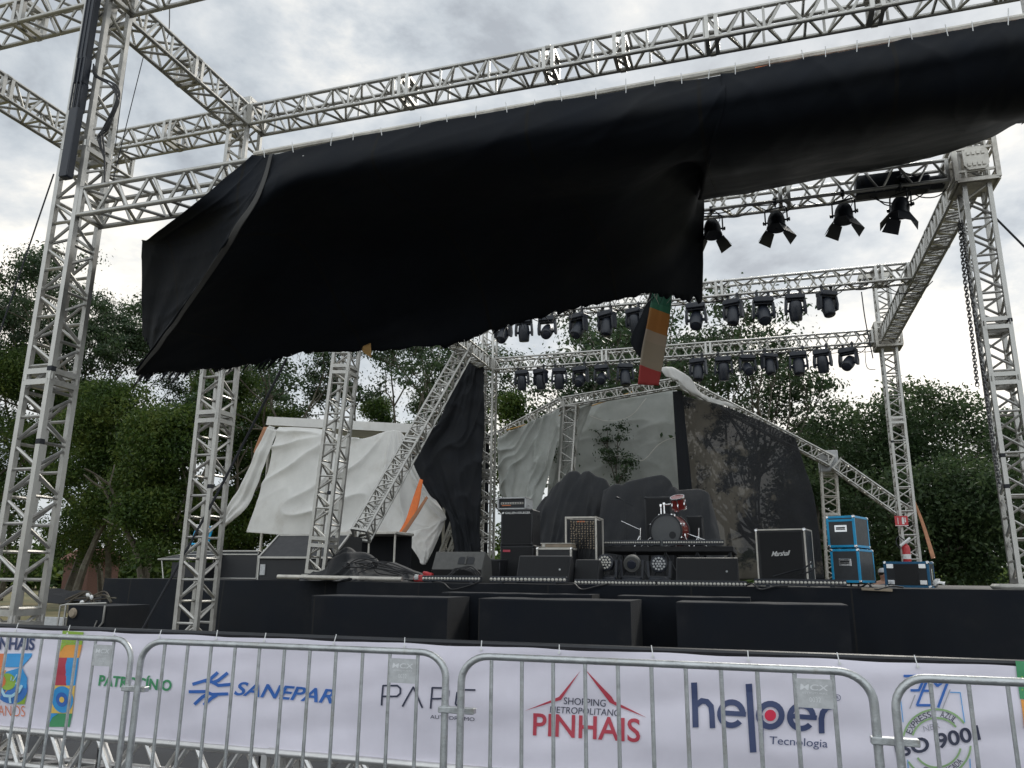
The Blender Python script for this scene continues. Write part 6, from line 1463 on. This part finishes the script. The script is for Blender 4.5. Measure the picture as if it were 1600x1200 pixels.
def dense_tree(label, u, Y, vtop, width, seed, n=44000, leaf=.135, mt='leaf_dense', vbot=905, group='dense dark trees', cap=1.0):
    rg = random.Random(seed); b = aY(u, 900, Y); top = aY(u, vtop, Y).z; bot = max(.35, aY(u, vbot, Y).z)
    t = thing('leafy_tree', label, 'tree', (b.x, Y, 0), 0, group)
    mb = MB(); tips = []; grow(mb, tips, Vector((0, 0, -.05)), Vector((rg.uniform(-.1, .1), 0, 1)), top*.3, .2, 3, rg, .55); mb.build('trunk', M['bark'], t)
    r = np.random.default_rng(seed); lobes = []
    for i in range(26):
        h = rg.random()**.8; z = bot+(top-bot)*h; rad = width/2*(math.sin(math.pi*min(1, (.12+.8*(1-h))))**.6)
        a = rg.uniform(0, 2*math.pi); q = rad*math.sqrt(rg.random())*.85
        s = width*rg.uniform(.11, .2); lobes.append((q*math.cos(a), q*math.sin(a)*.8, min(z, top-s*.75), s))
    lobes.append((rg.uniform(-.3, .3), 0, top-width*.14, width*.15))
    w = np.array([l[3]**2 for l in lobes]); w /= w.sum(); k = r.choice(len(lobes), n//9, p=w)
    lb = np.array(lobes)[k]; d = r.normal(size=(len(k), 3)); d /= np.linalg.norm(d, axis=1)[:, None]
    C = lb[:, :3]+d*lb[:, 3:]*(.55+.55*r.random((len(k), 1))**.6)*np.array((1, 1, .8))
    C = np.repeat(C, 9, 0)+r.normal(size=(len(C)*9, 3))*np.array((.22, .22, .15))
    C = C[C[:, 2] > .15]
    leaf_mesh('crown', C, leaf, M[mt], seed, t); return t
D = dense_tree
GD = 'dense dark trees left of the stage'
D('broad dark tree at the far left behind the front tower', -20, 30, 545, 6.5, 1, group=GD)
D('dark leafy tree with pale green sprays behind the left front tower', 120, 27, 600, 5.0, 2, group=GD, vbot=885)
D('dark leafy tree between the front tower and the second tower', 235, 25, 640, 4.2, 3, group=GD, n=40000)
D('dark leafy tree rising behind the second tower', 325, 29, 590, 4.4, 4, group=GD)
D('dark leafy tree behind the left end of the white tent', 410, 31, 640, 4.4, 5, group=GD)
D('low dark tree filling the gap left of the white curtain', 170, 33, 650, 6.5, 6, group=GD, vbot=890)
D('low dark tree standing behind the white tent', 575, 40, 622, 2.6, 7, group=GD, n=22000)
D('low tree with its top just above the white tent fascia', 640, 42, 628, 2.8, 8, group=GD, n=15000)
GR = 'dense trees right of the stage'
D('large grey green tree behind the right rear tower', 1385, 30, 625, 6.0, 11, mt='leaf_right', group=GR, n=23000)
D('large grey green tree between the two right towers', 1490, 31, 600, 5.6, 12, mt='leaf_right', group=GR, n=23000)
D('dark tree at the right edge behind the right front tower', 1625, 29, 640, 5.5, 13, mt='leaf_right', group=GR, n=23000)
D('smaller dark tree behind the blue flight cases', 1310, 33, 670, 4.4, 14, mt='leaf_right', group=GR, n=11000)
D('pointed small tree above the right end of the sloping tent truss', 1262, 35, 648, 2.8, 15, mt='leaf_right', group=GR, n=8000)
D('dark low tree behind the long flight case', 1450, 26, 735, 4.2, 16, mt='leaf_right', group=GR, n=11000)
D('dark low tree just left of the right front tower foot', 1545, 25.5, 720, 4.0, 17, mt='leaf_right', group=GR, n=11000)
D('low dark tree seen through the small tent tower', 1285, 27, 745, 3.4, 18, mt='leaf_right', group=GR, n=8000)
D('conifer like small tree beside the thin rear tower', 796, 30, 618, 1.9, 19, group='small trees behind the grey tent', n=9000)
airy_tree('tall thin crowned tree rising behind the left front tower', 105, 34, 432, 21, per=130, spread=.58, r0=.26)
airy_tree('tall thin crowned tree left of the hanging canopy', 228, 33, 412, 22, per=130, spread=.56, lean=(-.08, 0), r0=.26)
airy_tree('thin crowned tree at the left edge with open gaps', 5, 36, 500, 23, per=120)
airy_tree('thin crowned tree between the second tower and the deck tower', 430, 32, 500, 24, per=60)
airy_tree('thin crowned tree filling the sky just left of the canopy tail', 165, 36, 500, 33, per=120, spread=.62)
airy_tree('thin crowned tree above the second tower behind the canopy hem', 330, 35, 470, 34, per=110, spread=.6)
airy_tree('thin crowned tree with bent branches above the white tent', 640, 32, 470, 25, per=48, spread=.62)
airy_tree('thin crowned tree whose crown shows under the canopy hem', 868, 31, 470, 26, per=46, spread=.6)
airy_tree('slender tree with bare forked trunks above the mesh curtain', 1212, 27, 452, 27, per=34, dens=.75, spread=.42, trunk=.42, r0=.17)
airy_tree('open branched tree behind the middle of the moving heads', 1140, 30, 455, 28, per=44, dens=.8, spread=.55)
airy_tree('spreading thin crowned tree behind the torn white flap', 1095, 33, 560, 29, per=46, spread=.6)
airy_tree('open branched tree whose twigs reach the right end of the middle truss', 1258, 31, 468, 35, per=34, dens=.7, spread=.5, trunk=.42)
airy_tree('leaning mossy tree trunk beside the mesh curtain', 1270, 24, 640, 30, per=20, dens=.6, spread=.3, lean=(-.18, 0), trunk=.5, r0=.2)
airy_tree('sapling standing before the grey tent wall', 915, 21.9, 650, 31, leaf=.085, per=46, depth=4, trunk=.34, r0=.085, spread=.42, cl=.5, group='small trees behind the grey tent')
def treeline():
    r = np.random.default_rng(77); n = 60000; x = r.uniform(-75, 75, n); h = 2.6+.7*np.sin(x*.35)+.6*np.sin(x*.93+2)+r.normal(size=n)*.5
    C = np.stack([x, 62+r.normal(size=n)*2.5, np.abs(h*np.sqrt(r.random(n)))+.1], 1)
    o = leaf_mesh('treeline', C, .7, M['leaf_dense'], 5, None); tag(o, kind='stuff', label='far line of trees closing the field behind the stage')
treeline()
